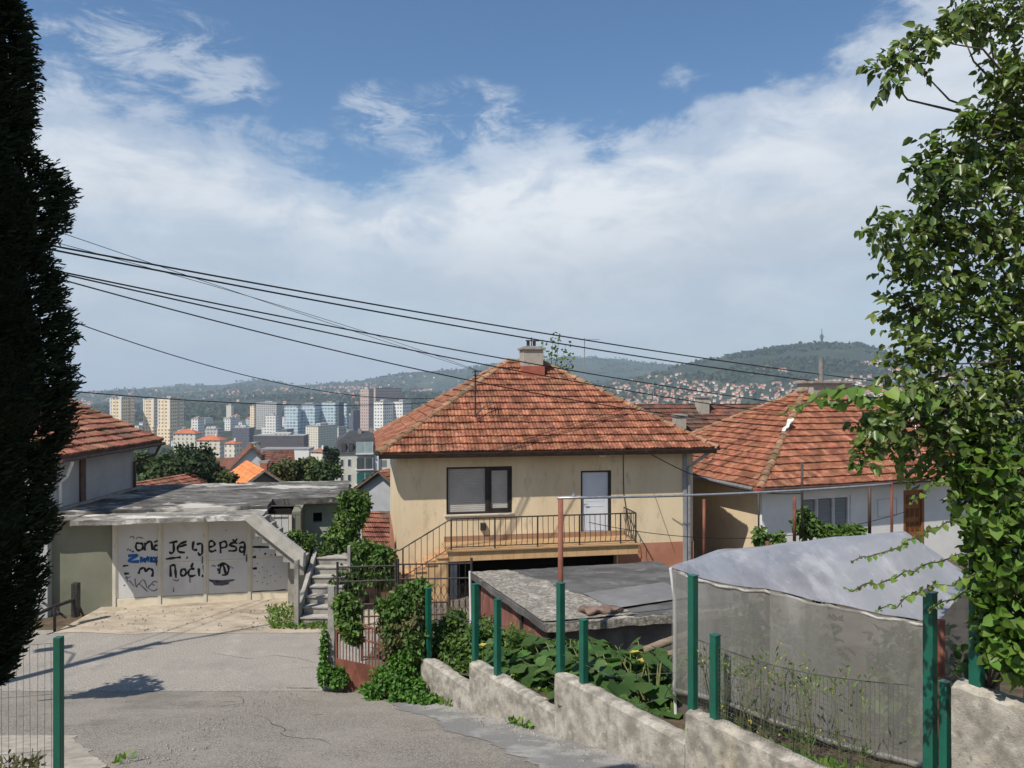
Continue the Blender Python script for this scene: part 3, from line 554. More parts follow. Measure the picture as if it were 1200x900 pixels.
# ------------------------------------------------------------------ the house on the right
RF = frame(7.73, 24.0, .94, .34)
def right_house():
    t = thing('house', 'low white house with red tile roof behind the plastic greenhouse', 'house', RF(6, 4.5, -6.1)); W, D, z1 = 12.0, 9.0, -3.32
    m = MB(); o = .45; th = .25
    wins = [(1.95, 4.05, -4.9, -3.72), (6.35, 7.3, -6.0, -3.68)]
    xs = [(o, 1.95, -6.4, z1), (1.95, 4.05, -6.4, -4.9), (1.95, 4.05, -3.72, z1), (4.05, 6.35, -6.4, z1), (6.35, 7.3, -3.68, z1), (7.3, W - o, -6.4, z1)]
    for a0, a1, q0, q1 in xs: m.fb(RF, a0, a1, o, o + th, q0, q1)
    m.fb(RF, W - o - th, W - o, o + th, D - o, -6.4, z1); m.fb(RF, o + th, W - o - th, D - o - th, D - o, -6.4, z1); m.build('wall', white_m, t)
    m = MB(); m.fb(RF, o, o + th, o + th, D - o, -6.4, z1); m.build('side_wall', plaster2_m, t)
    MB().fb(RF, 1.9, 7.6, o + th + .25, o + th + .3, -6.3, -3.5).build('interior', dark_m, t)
    # triple window with white frames and grey shutters
    fr = MB(); f0, f1 = 1.95, 4.05
    fr.fb(RF, f0, f1, o + .04, o + .14, -3.80, -3.72); fr.fb(RF, f0, f1, o + .04, o + .14, -4.9, -4.82)
    for a in (1.95, 2.0 + .62, 3.31, 3.95): fr.fb(RF, a, a + .10, o + .04, o + .14, -4.82, -3.80)
    w = fr.build('window', pvc_m, t, bevel=.008)
    for a0, a1 in ((2.05, 2.62), (2.72, 3.31), (3.41, 3.95)): MB().fb(RF, a0 + .05, a1 - .05, o + .09, o + .11, -4.80, -3.83).build('roller_shutter', M('blue_grey_shutter', [(.16, .18, .19), (.22, .24, .25)], 6, .5, stretch=(.3, .3, 8)), w)
    for a in (2.66, 3.36): MB().tube([RF(a, o + .02, -4.85), RF(a, o + .02, -3.78)], .02).build('mullion', pvc_m, w)
    d = MB().fb(RF, 6.45, 7.2, o + .06, o + .11, -6.0, -3.74).build('door', wood_m, t, bevel=.006)
    fr = MB(); fr.fb(RF, 6.35, 6.45, o, o + .15, -6, -3.68); fr.fb(RF, 7.2, 7.3, o, o + .15, -6, -3.68); fr.fb(RF, 6.45, 7.2, o, o + .15, -3.74, -3.68); fr.build('door_frame', MATS['carved_brown_wood'], d)
    m = MB()
    for i in range(3):
        for j in range(4): m.fb(RF, 6.52 + i * .22, 6.66 + i * .22, o + .045, o + .058, -5.6 + j * .48, -5.3 + j * .48)
    m.build('carved_panel', M('dark_carved_wood', [(.10, .035, .012), (.15, .055, .02)], 6, .5), d)
    m = MB(); e = .015
    for a0, a1, q0, q1 in ((5.2, 6.05, -3.95, -3.93), (5.2, 6.05, -4.55, -4.53), (5.2, 5.22, -4.53, -3.95), (6.03, 6.05, -4.53, -3.95)): m.fb(RF, a0, a1, o - .015, o - .002, q0, q1)
    m.build('wall_panel', M('light_trim', [(.42, .42, .41), (.5, .5, .49)], 4, .8), t)
    c = [RF(0, 0, -3.25), RF(W, 0, -3.25), RF(W, D, -3.25), RF(0, D, -3.25)]; rd = [RF(5.6, 4.5, -.25), RF(7.2, 4.5, -.25)]
    ro = hip_roof(t, c, rd, tile_a, exp=.36, w=.225)
    m = MB(); q = c[0].lerp(rd[0], .52); m.gbox(q + Vector((-.10, -.16, .05)), (.14, .02, .06), (0, .16, 0), (.30, .26, .36), 5, 4, 8); m.build('mortar_patch', M('white_mortar', [(.6, .58, .54), (.7, .68, .64)], 4, .9), ro, rough=(.07, 6), weld=True)
    g = MB()
    for p, q in ((c[0], c[1]), (c[3], c[0])):
        dd = (q - p).normalized(); s = dd.cross(Vector((0, 0, 1))); g.tube([p + s * .05 - Vector((0, 0, .06)), q + s * .05 - Vector((0, 0, .06))], .055, 8)
    g.build('gutter', gutter_m, t)
    g = MB(); p = c[0] + Vector((-.12, -.1, -.07)); g.tube([p + (c[3] - c[0]) * .75 + Vector((0, 0, .05)), p + Vector((-.02, .3, .01))], .065, 8); g.build('gutter_pipe', galv_m, t)
    MB().box(c[0] + Vector((-.12, -.15, -.17)), (.25, .09, 0), (-.06, .2, 0), (0, 0, .17)).build('gutter_end', redpaint_m, t)
    ch = MB().fb(RF, 5.6, 7.5, 4.0, 4.9, -.55, .02); k = ch.build('chimney', brick_m, t, bevel=.01); MB().fb(RF, 5.5, 7.6, 3.9, 5.0, .022, .12).build('chimney_cap', concs_m, k, bevel=.01)
    MB().tube([RF(6.25, 4.3, .1), RF(6.25, 4.3, 1.05)], .10, 10).build('flue_pipe', M('grey_flue', [(.16, .16, .16), (.24, .23, .22)], 5, .7), k)
right_house()

# ------------------------------------------------------------------ graffiti garage with flat roof, stairs, and the house behind it
GF = frame(-10.85, 21.0, .981, .195)
def on_facade(u, v, b=0):                                       # where the sight line through (u, v) meets the garage front (used to trace the writing once)
    k = (u - 600) / 900; o = GF(0, b, 0); f = GF(1, b, 0) - o; a = (k * o.y - o.x) / (f.x - k * f.y); d = o.y + a * f.y
    return a, (450 - v) / 900 * d
GRAF = {0: [[(195, 205), (200, 185), (215, 183), (234, 188), (236, 212), (222, 224), (203, 222), (195, 205)], [(248, 226), (250, 180)], [(250, 195), (266, 178), (286, 176), (293, 224)], [(303, 178), (326, 170), (334, 186), (334, 226)], [(334, 200), (312, 196), (304, 212), (312, 223), (334, 218)],
            [(147, 218), (152, 222)], [(161, 222), (166, 228)], [(176, 228), (181, 236)], [(120, 315), (152, 312)], [(128, 362), (156, 360)],
            [(212, 362), (222, 336), (244, 328), (256, 348), (270, 333), (288, 336), (296, 352), (291, 380)]],
        1: [[(392, 182), (440, 172)], [(416, 178), (418, 228), (404, 242), (392, 232)], [(494, 172), (458, 186), (442, 206), (446, 232), (484, 238)], [(446, 206), (494, 190)], [(534, 172), (530, 218), (556, 222)], [(552, 190), (582, 188), (585, 238), (570, 252), (560, 236)],
            [(372, 276), (414, 270), (460, 265)], [(492, 266), (500, 270)], [(398, 315), (400, 380)], [(396, 318), (422, 312), (428, 350), (431, 386)], [(458, 352), (468, 336), (484, 338), (490, 358), (478, 374), (462, 370), (458, 352)], [(540, 333), (516, 335), (503, 355), (514, 376), (546, 371)], [(520, 326), (530, 298)], [(564, 330), (567, 376)], [(594, 312), (598, 372), (582, 372)]],
        2: [[(628, 206), (656, 196), (652, 176), (634, 170), (622, 190), (626, 224), (646, 232), (666, 222)], [(690, 176), (693, 242)], [(690, 182), (716, 172), (728, 188), (722, 206), (695, 210)], [(792, 184), (766, 180), (744, 194), (782, 206), (778, 226), (738, 228)], [(762, 160), (776, 172), (790, 156)], [(800, 186), (824, 178), (834, 192), (830, 256)], [(832, 210), (810, 206), (804, 224), (816, 236), (832, 228)],
            [(676, 318), (700, 302), (730, 310), (740, 336), (728, 364), (700, 370)], [(684, 362), (694, 318), (708, 312), (722, 360)], [(680, 345), (676, 330)]],
        3: [[(878, 266), (900, 262)], [(876, 332), (906, 330)], [(1044, 240), (1054, 236), (1052, 250)], [(950, 242), (958, 248)], [(1010, 252), (1024, 250)], [(866, 205), (960, 206), (1040, 212)], [(870, 470), (990, 466), (1076, 458)]]}
GREY = {0: [[(140, 376), (150, 412)], [(134, 388), (166, 380)], [(158, 402), (186, 436)], [(190, 390), (198, 440), (214, 422), (264, 466)], [(214, 422), (242, 398), (262, 446)], [(276, 436), (300, 408), (326, 416), (330, 442), (300, 462), (268, 444), (290, 422), (304, 432)], [(160, 150), (176, 142), (186, 156)], [(196, 156), (214, 148), (240, 156)], [(124, 432), (134, 426)]],
        1: [[(412, 395), (440, 404), (446, 392)], [(418, 440), (416, 470)], [(512, 380), (514, 415)]], 2: [[(640, 320), (650, 312), (662, 322)], [(746, 318), (766, 330)], [(720, 105), (728, 110)]],
        3: [[(x, y), (x + 5, y + 3)] for x, y in ((905, 300), (935, 322), (965, 345), (1000, 320), (915, 352), (945, 382), (1010, 402), (985, 372), (1040, 380), (935, 412), (965, 420), (890, 372), (905, 405), (1012, 358), (885, 225), (920, 222), (985, 250), (910, 150), (945, 152), (880, 152))]}
BLUE = [[(150, 258), (206, 252), (152, 288), (216, 290)], [(228, 262), (226, 290), (246, 272), (250, 292), (266, 266), (270, 292)], [(284, 262), (286, 296)], [(306, 264), (286, 280), (308, 296)], [(330, 264), (312, 272), (310, 292), (332, 290)], [(332, 262), (334, 300)]]
def strokes(mb, polys, w, b):
    for pl in polys:
        pts = []
        for i in range(len(pl) - 1):                           # rounded pen path
            p0 = pl[max(0, i - 1)]; p1 = pl[i]; p2 = pl[i + 1]; p3 = pl[min(len(pl) - 1, i + 2)]
            for k in range(5):
                t = k / 5; pts.append(tuple(.5 * (2 * p1[j] + (p2[j] - p0[j]) * t + (2 * p0[j] - 5 * p1[j] + 4 * p2[j] - p3[j]) * t * t + (3 * p1[j] - p0[j] - 3 * p2[j] + p3[j]) * t ** 3) for j in (0, 1)))
        pts.append(pl[-1]); q = [on_facade(120 + x / 5, 600 + y / 5, b) for x, y in pts]; vs = []
        for i, (a, z) in enumerate(q):
            a0, z0 = q[max(0, i - 1)]; a1, z1 = q[min(len(q) - 1, i + 1)]; l = math.hypot(a1 - a0, z1 - z0) or 1; ww = w * (1 + .25 * math.sin(i * .9 + a * 3)); na, nz = -(z1 - z0) / l * ww, (a1 - a0) / l * ww
            vs += [GF(a + na, b, z + nz), GF(a - na, b, z - nz)]
        mb.add(vs, [(2 * i, 2 * i + 1, 2 * i + 3, 2 * i + 2) for i in range(len(q) - 1)])
def garage():
    t = thing('garage', 'flat roofed concrete garage with four white metal doors covered in graffiti', 'garage', GF(2, 2.5, -6.1)); zt = -3.64
    m = MB(); m.fb(GF, -1.62, -.06, 0, .3, -7.2, zt); m.fb(GF, -1.62, -1.32, .3, 5.5, -7.2, zt); m.fb(GF, -1.32, 6.1, 5.2, 5.5, -7, zt); m.fb(GF, 4.66, 4.9, 0, 1.6, -6.4, zt); m.build('wall', green_m, t)
    m = MB()
    for a0, a1, z0, z1 in ((4.72, 5.15, -6.4, zt), (5.15, 5.42, -6.4, -4.25), (5.15, 5.42, -3.95, zt), (5.42, 6.1, -6.4, zt)): m.fb(GF, a0, a1, 1.6, 1.85, z0, z1)
    m.fb(GF, 5.85, 6.1, 1.85, 5.2, -6.4, zt); m.build('back_wall', paleg_m, t)
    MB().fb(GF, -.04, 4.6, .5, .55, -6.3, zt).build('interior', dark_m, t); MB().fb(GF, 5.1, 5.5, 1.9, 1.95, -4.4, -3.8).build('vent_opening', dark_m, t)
    G0 = GF(0, 0, 0)
    r = MB(); r.gbox(GF(-1.75, -.04, -3.635), GF(4.75, 0, 0) - G0 + GF(1.0, 0, 0) - G0, GF(0, 5.44, 0) - G0, (0, 0, .19), 30, 30, 2); ro = r.build('roof', roofc_m, t, rough=(.025, 1.6), weld=True)
    r = MB(); r.gbox(GF(-.75, -1.0, -3.66), GF(4.75, 0, 0) - G0, GF(0, .955, 0) - G0, (0, 0, .12), 40, 8, 2); r.build('canopy', roofe_m, ro, rough=(.018, 2.2), weld=True)
    r = MB(); r.gbox(GF(4.001, 1.25, -3.635), GF(2.2, 0, 0) - G0, GF(0, 4.15, 0) - G0, (0, 0, .19), 12, 20, 2); r.build('roof_slab', roofc_m, ro, rough=(.02, 1.6), weld=True)
    r = MB(); r.gbox(GF(-1.9, -.43, -3.63), GF(1.12, 0, 0) - G0, GF(0, .38, 0) - GF(0, 0, 0), (0, 0, .10), 10, 4, 1); r.build('roof_overhang', roofe_m, ro, rough=(.02, 1.6), weld=True)
    r = MB(); r.gbox(GF(-.77, -1.07, -3.665), GF(4.75, 0, 0) - G0, GF(0, .066, 0) - G0, (0, 0, .125), 40, 1, 3); r.build('roof_edge', roofe_m, ro, rough=(.025, 2.4), weld=True)
    ed = [-.01, 1.145, 2.335, 3.51, 4.62]; zb, zl, zh = -6.19, -5.86, -3.72
    fr = MB()
    for i, a in enumerate(ed): fr.fb(GF, a - .045, a + .045, -.07, .06, -6.2, zh)
    for i in range(4): fr.fb(GF, ed[i] + .045, ed[i + 1] - .045, -.06, .06, zh - .06, zh)
    fr.build('door_frame', dooredge_m, t, bevel=.008)
    for i in range(4):
        a0, a1 = ed[i] + .05, ed[i + 1] - .05
        d = MB(); d.gbox(GF(a0, -.03, zl), GF(a1 - a0, 0, 0) - GF(0, 0, 0), GF(0, .04, 0) - GF(0, 0, 0), (0, 0, zh - .07 - zl), 8, 1, 12); d = d.build('door_panel', doorg_m, t, weld=True)
        b = MB().fb(GF, a0, a1, -.045, .02, zb, zl - .01); b.fb(GF, a0, a1, -.04, -.025, -4.95, -4.925); b.fb(GF, a0 - .01, a0 + .03, -.05, -.03, zl, zh - .07); b.build('base_panel', doorbase_m, d, bevel=.006)
        if i < 4:
            s = MB(); strokes(s, GRAF[i], .029, -.036); s.build('graffiti', ink_m, d, fix=False)
            s = MB(); strokes(s, GREY[i], .014, -.0345); s.build('faint_graffiti', inkg_m, d, fix=False)
        if i == 0: s = MB(); strokes(s, BLUE, .034, -.0375); s.build('blue_graffiti', blue_m, d, fix=False)
        if i == 2:
            pl = [(622, 395), (660, 398), (700, 400), (776, 394), (772, 402), (745, 410), (740, 424), (700, 432), (656, 430), (645, 414), (626, 404)]
            MB().add([GF(q[0], -.0372, q[1]) for q in [on_facade(120 + x / 5, 600 + y / 5, -.037) for x, y in pl]], [tuple(range(len(pl)))]).build('paint_blot', M('smeared_purple_grey_paint', [(.045, .045, .06), (.11, .11, .13)], 6, .8), d, fix=False)
        h = MB(); h.tube([GF(a1 - .03, -.06, -5.0), GF(a1 - .03, -.06, -4.8)], .014); h.build('handle', dark_metal, d)
garage()
def steps():
    t = thing('staircase', 'concrete outdoor stairs climbing from the street up to the garage roof', 'stairs', (-5, 20.3, -6.1))
    m = MB()
    for i in range(7): m.gbox((-5.32, 19.35 + .27 * i, -6.3), (.86, .0, 0), (0, .268, 0), (0, 0, .2 + .19 * (i + 1)), 8, 2, 4)
    m.gbox((-6.2, 21.242, -6.3), (1.75, 0, 0), (0, 1.1, 0), (0, 0, 1.53), 8, 4, 3); m.build('flight', concs_m, t, rough=(.008, 5))
    m = MB()
    for i in range(7): m.gbox((-5.34, 19.32 + .27 * i, -6.1 + .19 * (i + 1) - .001), (.90, 0, 0), (0, .29, 0), (0, 0, .035), 8, 2, 1)
    m.build('tread', M('pale_step_tread', [(.30, .285, .255), (.40, .38, .34)], 4, .95, .5, stain=[((.2, .19, .17), 3, .55, .7, .6)]), t, rough=(.008, 5))  # treads lighter than the rest of the flight
    m = MB(); m.wb(-5.45, -5.35, 19.35, 21.2, -6.3, -4.52 - .0); m.v = [(x, y, z if z < -5 else -6.1 + .35 + (y - 19.35) * .62 + .1) for x, y, z in m.v]; m.build('side_wall', concs_m, t)
    MB().wb(-5.47, -5.36, 19.28, 19.4, -6.3, -4.42).build('post', concs_m, t, bevel=.008); MB().wb(-4.42, -4.34, 20.6, 20.72, -6.3, -4.35).build('post', concs_m, t, bevel=.008)
    q = [(285, 608), (299, 601), (311, 612), (356, 648), (355, 665), (347, 659), (296, 618)]
    m = MB(); m.prism([P(u, v, 20.25) for u, v in q], (.03, .14, 0)); m.build('parapet', M('pale_stair_parapet', [(.36, .35, .31), (.46, .44, .39)], 2.5, .95, .4, stain=[((.2, .19, .17), 2, .55, .7, .7)]), t, bevel=.01)
    m = MB(); a = P(356, 660, 20.4); b = P(299, 607, 20.4); n = 7
    for i in range(n):
        p = a.lerp(b, i / n); q = a.lerp(b, (i + 1) / n); m.wb(q.x, p.x, 20.41, 21.05, p.z - .32, q.z - .02)
    m.build('upper_flight', concs_m, t)
    m = MB(); z0, z1 = -4.5, -3.33; F = lambda u, v: P(u, v, 21.3)
    m.tube([F(314, 622), F(314, 596), F(318, 593), F(350, 593), F(354, 597), F(354, 655)], .018); m.tube([F(314, 603), F(354, 603)], .013)
    for u in (322, 330, 338, 346): m.tube([F(u, 603), F(u, 616 + (u - 314) * .7)], .008, 4)
    m.build('railing', dark_metal, t)
steps()
def left_house():
    t = thing('house', 'pale grey house with moss stained tile roof behind the dark cypress', 'house', (-16.4, 22.8, -6.1)); x0, x1, y0, y1 = -20.6, -12.4, 20.5, 25.2
    m = MB(); m.wb(x1 - .3, x1, y0, y1, -6.5, -1.98); m.wb(x0, x0 + .3, y0, y1, -6.5, -1.98); m.wb(x0 + .3, x1 - .3, y0, y0 + .3, -6.5, -2); m.wb(x0 + .3, x1 - .3, y1 - .3, y1, -6.5, -2)
    m.prism([(x0, y1 - .3, -2), (x1, y1 - .3, -2), (-16.5, y1 - .3, -.35)], (0, .3, 0)); m.prism([(x0, y0, -2), (x1, y0, -2), (-16.5, y0, -.35)], (0, .3, 0)); m.build('wall', greyw_m, t)
    A, B = Vector((-11.8, 25.9, -1.90)), Vector((-11.8, 19.95, -1.90)); D, C = Vector((-16.5, 25.9, .12)), Vector((-16.5, 19.95, .12))
    A2, B2 = Vector((-21.2, 19.95, -1.90)), Vector((-21.2, 25.9, -1.90))
    m = MB(); tiled_slope(m, B, A, D, C, exp=.38, w=.30, amp=.02, lift=.04, jit=.012); tiled_slope(m, A2, B2, D, C, exp=.38, w=.30, amp=.02, lift=.04); ro = m.build('roof', tile_b, t, fix=False)
    roof_deck([(B, A, D, C), (A2, B2, D, C)], .14).build('soffit', deck_m, ro)
    m = MB(); caps(m, C, D, .15); caps(m, A + Vector((0, -.05, 0)), D + Vector((0, -.05, 0)), .09, .36, .03); m.build('ridge', cap_m, ro, fix=False)
    m = MB(); m.tube([(-11.72, 19.95, -2.0), (-11.72, 25.9, -2.0)], .055, 8); m.tube([(-11.72, 25.6, -2.02), (-11.85, 25.5, -2.35), (-12.33, 25.1, -2.55), (-12.33, 25.1, -3.6)], .05, 8); m.build('gutter', gutter_m, t)
    for y0_, y1_ in ((22.0, 22.25),): MB().wb(-12.398, -12.34, y0_, y1_, -3.5, -2.05).build('post', gutter_m, t)
    m = MB(); m.gbox((-12.38, 20.5, -3.5), (.10, 0, 0), (0, 4.7, 0), (0, 0, .12), 1, 30, 1); m.build('footing', concs_m, t, rough=(.02, 3))
    m = MB(); m.tube([(-11.95, 20.9, -2.1), (-12.1, 20.9, -2.5), (-12.36, 21, -2.7), (-12.36, 21, -3.4)], .045, 8); m.build('drainpipe', white_m, t)
left_house()
def low_rail():
    t = thing('handrail', 'old dark handrail with short post at the foot of the green garage wall', 'handrail', P(85, 722, 19.4))
    m = MB(); m.box(P(83, 724, 19.4), (.16, 0, 0), (0, .16, 0), (0, 0, .86)); m.build('post', dark_metal, t, bevel=.01)
    m = MB(); m.tube([P(86, 703, 19.4), P(60, 712, 18.9), P(36, 724, 18.4)], .045); m.tube([P(64, 712, 18.9), P(64, 740, 18.9)], .035); m.tube([P(50, 706, 19.1), P(78, 724, 19.1)], .03); m.tube([P(88, 700, 19.5), P(98, 722, 19.6)], .03); m.build('rail', dark_metal, t)
low_rail()

# ------------------------------------------------------------------ house behind, and the near houses of the slope
def gable_house(name, label, c, rz, L, W, hw, hr, wall, roof, group=None, cat='house', chim=None, over=.4, windows=(), tiles=True, exp=.4, boards=None):
    """Local frame: ridge along x, gable ends at +-L/2; c is the centre of the base."""
    t = thing(name, label, cat, c, rz, group)
    m = MB(); h, w = L / 2, W / 2
    m.wb(-h, h, -w, w, -2.5, hw); m.prism([(-h, -w, hw), (-h, w, hw), (-h, 0, hw + hr)], (L, 0, 0)); m.build('wall', wall, t, local=True)
    s = hr / w; ze = hw - over * s; a = [Vector(p) for p in ((-h - over, -w - over, ze), (h + over, -w - over, ze), (h + over, 0, hw + hr), (-h - over, 0, hw + hr), (h + over, w + over, ze), (-h - over, w + over, ze))]
    up = Vector((0, 0, .12)); a = [p + up for p in a]; m = MB()
    if tiles: tiled_slope(m, a[0], a[1], a[2], a[3], exp=exp, w=.3, jit=.01); tiled_slope(m, a[4], a[5], a[3], a[2], exp=exp, w=.3, jit=.01); r = m.build('roof', roof, t, local=True, fix=False)
    else: r = roof_deck([(a[0], a[1], a[2], a[3]), (a[4], a[5], a[3], a[2])], .2).build('roof', roof, t, local=True)
    if tiles: roof_deck([(a[0], a[1], a[2], a[3]), (a[4], a[5], a[3], a[2])], .10).build('soffit', deck_m, r, local=True)
    if boards:
        for x in (-h - over - .03, h + over - .02):
            for p, q in ((a[0], a[3]), (a[5], a[3])):
                p = Vector((x, p.y, p.z - .1)); q = Vector((x, q.y, q.z - .1)); MB().box(p - up, q - p, (.05, 0, 0), (0, 0, .22)).build('bargeboard', boards, t, local=True)
    for x, y, z0, z1, q in (chim or []):
        k = MB().wb(x - q, x + q, y - q, y + q, z0, z1).build('chimney', brick_m if z1 < 50 else roof, t, local=True); MB().wb(x - q - .06, x + q + .06, y - q - .06, y + q + .06, z1 + .002, z1 + .1).build('chimney_cap', concs_m, k, local=True)
    for side, p, z0, z1, wd in windows:                        # side 'x+','x-' gable ends, 'y-' front
        if side == 'y-': q = MB().wb(p - wd / 2, p + wd / 2, -w - .03, -w + .02, z0, z1); g = MB().wb(p - wd / 2 + .1, p + wd / 2 - .1, -w - .04, -w - .032, z0 + .1, z1 - .1)
        else:
            sx = h if side == 'x+' else -h; q = MB().wb(sx - .03, sx + .03, p - wd / 2, p + wd / 2, z0, z1); e = .04 if sx > 0 else -.04; g = MB().wb(min(sx, sx + e), max(sx, sx + e), p - wd / 2 + .1, p + wd / 2 - .1, z0 + .1, z1 - .1)
        f = q.build('window', pvc_m, t, local=True); g.build('pane', glass_m, f, local=True)
    return t
brickred_m = M('red_brick', [(.24, .10, .07), (.30, .14, .10)], 4, .9)
gable_house('house', 'brown roofed gable house with two small chimneys behind the two tiled hipped roofs', P(850, 520, 40) + Vector((0, 3.4, -2.6)), R(9), 10.0, 7.0, 1.9, 2.55, greyw_m, tile_c, chim=[(-.6, -.5, 3.6, 4.95, .3), (-2.6, -2.2, 2.5, 4.0, .28)], boards=white_m, exp=.34)
gable_house('house', 'bright orange tiled gable house just beyond the garage roof', P(284, 590, 80) + Vector((0, 4, -5)), R(-62), 10.5, 7.8, 5.6, 2.9, M('grey_brown_render', [(.16, .13, .105), (.20, .165, .135)], 1, .9), tile_o, boards=concs_m, exp=.5)
gable_house('house', 'white gabled house with dark barge boards among the trees below', P(284, 549, 120) + Vector((0, 4, -6)), R(-70), 9, 6.2, 6.0, 3.2, white_m, tile_c, boards=deck_m, windows=[('x+', .6, 3.6, 5.2, 1.2)])
gable_house('house', 'dark red roofed house with tall brick chimney right of the white gable', P(314, 555, 118) + Vector((0, 5, -5)), R(20), 4.2, 6.5, 5.2, 2.8, brickred_m, tile_c, chim=None)
t = thing('chimney_stack', 'tall red brick chimney rising beside the orange tiled roof', 'chimney', P(308, 575, 84)); MB().box(P(304.5, 575, 84), (.75, 0, 0), (0, .7, 0), (0, 0, 3.0)).build('shaft', brickred_m, t); MB().box(P(303, 543, 84), (1.05, 0, 0), (0, .9, 0), (0, 0, .3)).build('cap', concs_m, t); MB().tube([P(308, 543, 84.4), P(308, 533, 84.4)], .22, 8).build('flue', dark_metal, t)
gable_house('house', 'brown roofed low house left of the white gabled house', P(262, 562, 128) + Vector((0, 4, -3)), R(12), 4.5, 6, 4.0, 2.2, greyw_m, tile_c, tiles=False)
gable_house('house', 'small red roof showing at the left end of the garage roof', P(168, 590, 60) + Vector((0, 3, -4)), R(75), 7, 6.5, 3.6, 1.9, greyw_m, tile_b, exp=.45)
gable_house('house', 'red tiled house between the garage creeper and the ochre house', P(452, 632, 46) + Vector((1.8, 4.5, -3.0)), R(62), 9, 8.5, 4.2, 2.75, greyw_m, tile_o if False else tile_a, exp=.38, windows=[('y-', -2.2, 2.0, 3.4, 1.1)])
def lean_roof():
    t = thing('lean_to', 'low lean-to with steep brown red tile roof behind the creeper', 'shed', P(445, 650, 36)); A, B = P(424, 652, 34), P(466, 652, 35.2); D, C = P(424, 599, 36.5), P(466, 599, 37.7)
    m = MB(); tiled_slope(m, A, B, C, D, exp=.30, w=.24); r = m.build('roof', tile_b, t, fix=False); roof_deck([(A, B, C, D)]).build('soffit', deck_m, r)
    m = MB(); m.box(A + Vector((.1, .25, -2.2)), B - A - Vector((.2, 0, 0)), (0, 2.2, 0), (0, 0, 2.1)); m.build('wall', greyw_m, t)
lean_roof()
def modern_block():
    F = frame(P(393, 0, 150).x, 150, .97, .24); t = thing('apartment_building', 'modern cream apartment house with grey mansard roof and teal glass bay', 'building', F(5, 5, -24))
    z0, z1 = -24, -13.6; X, D = 10.6, 11
    m = MB().fb(F, 0, X, 0, D, z0, z1); m.build('wall', M('cream_render', [(.62, .60, .53), (.68, .66, .58)], .5, .9), t)
    m = MB(); a = [F(-.25, -.25, z1), F(X + .25, -.25, z1), F(X + .25, D, z1), F(-.25, D, z1)]; b = [F(.7, .8, -11.0), F(X - .5, .8, -11.0), F(X - .5, D - 1, -11.0), F(.7, D - 1, -11.0)]; c = [F(3.0, 4, -9.6), F(X - 2.5, 4, -9.6), F(X - 2.5, D - 4, -9.6), F(3.0, D - 4, -9.6)]
    m.add(a + b + c, [(3, 2, 1, 0)] + [(i, (i + 1) % 4, 4 + (i + 1) % 4, 4 + i) for i in range(4)] + [(4 + i, 4 + (i + 1) % 4, 8 + (i + 1) % 4, 8 + i) for i in range(4)] + [(8, 9, 10, 11)])
    ro = m.build('roof', M('charcoal_roof', [(.045, .047, .052), (.065, .067, .072)], .6, .6), t)
    for x, y, zz in ((4.5, 3.2, -9.5), (6.8, 3.6, -9.4), (8.2, 4.4, -9.5)): MB().fb(F, x, x + .7, y, y + .7, zz - 1.2, zz + .5).build('chimney', concs_m, ro)
    for x in (1.2, 2.6): f = MB().fb(F, x, x + .8, -.15, .6, -13.3, -11.6).build('dormer', M('dark_brown_cladding', [(.07, .04, .035), (.09, .055, .045)], 2, .8), ro); MB().fb(F, x + .12, x + .68, -.17, -.152, -13.1, -11.8).build('pane', glass_m, f)
    for zz in (-16.2, -19.2, -22.2):
        for x in (.9, 2.3): f = MB().fb(F, x, x + .75, -.04, .03, zz, zz + 1.5).build('window', pvc_m, t); MB().fb(F, x + .1, x + .65, -.05, -.042, zz + .1, zz + 1.4).build('pane', glass_m, f)
    teal = M('teal_glass', [(.02, .11, .10), (.04, .17, .15)], .8, .15, spec=.6); pale = M('pale_glass', [(.28, .36, .36), (.36, .44, .44)], .8, .2, spec=.6)
    for zz, mt in ((-13.6, pale), (-16.7, glass_m), (-19.7, teal)):
        f = MB().fb(F, 3.9, 7.3, -1.1, -.004, zz - .2, zz + .05).build('bay_slab', white_m, t); MB().fb(F, 4.0, 7.2, -1.0, -.01, zz + .052, zz + 2.2).build('bay_glass', mt, f)
        k = MB()
        for x in (4.0, 5.6, 7.12): k.fb(F, x, x + .08, -1.04, -1.002, zz + .05, zz + 2.3)
        k.build('bay_frame', pvc_m, f)
    MB().fb(F, 7.5, 8.3, -.5, -.004, z0, -12.2).build('pilaster', white_m, t)
    for zz in (-16.4, -19.4): f = MB().fb(F, 8.8, 9.9, -.04, -.004, zz, zz + 1.3).build('window', M('grey_frame', [(.2, .2, .2), (.25, .25, .25)], 3, .6), t)
modern_block()

# ------------------------------------------------------------------ the city in the valley
fc_tan = facade('tan_tower_face', (.84, .68, .46), (.20, .13, .09), 6.0, 6.0, .5, .45); fc_pink = facade('pink_tower_face', (.52, .38, .33), (.15, .12, .12), 5, 6.0, .5, .45)
fc_white = facade('white_block_face', (.74, .72, .68), (.12, .13, .15), 5.5, 5.5, .5, .42); fc_grey = facade('grey_block_face', (.48, .46, .42), (.13, .13, .14), 5, 5, .55, .5)
fc_glass = facade('glass_block_face', (.55, .63, .67), (.12, .20, .25), 7.0, 6.6, .78, .62, (.34, .44, .50)); fc_dark = facade('dark_glass_face', (.12, .13, .15), (.05, .06, .075), 2.8, 3.4, .7, .6)
fc_cream = facade('cream_house_face', (.66, .62, .52), (.16, .14, .13), 3.4, 3.1, .36, .5); fc_brown = facade('dark_long_face', (.10, .085, .09), (.05, .05, .055), 4, 3.5, .6, .4)
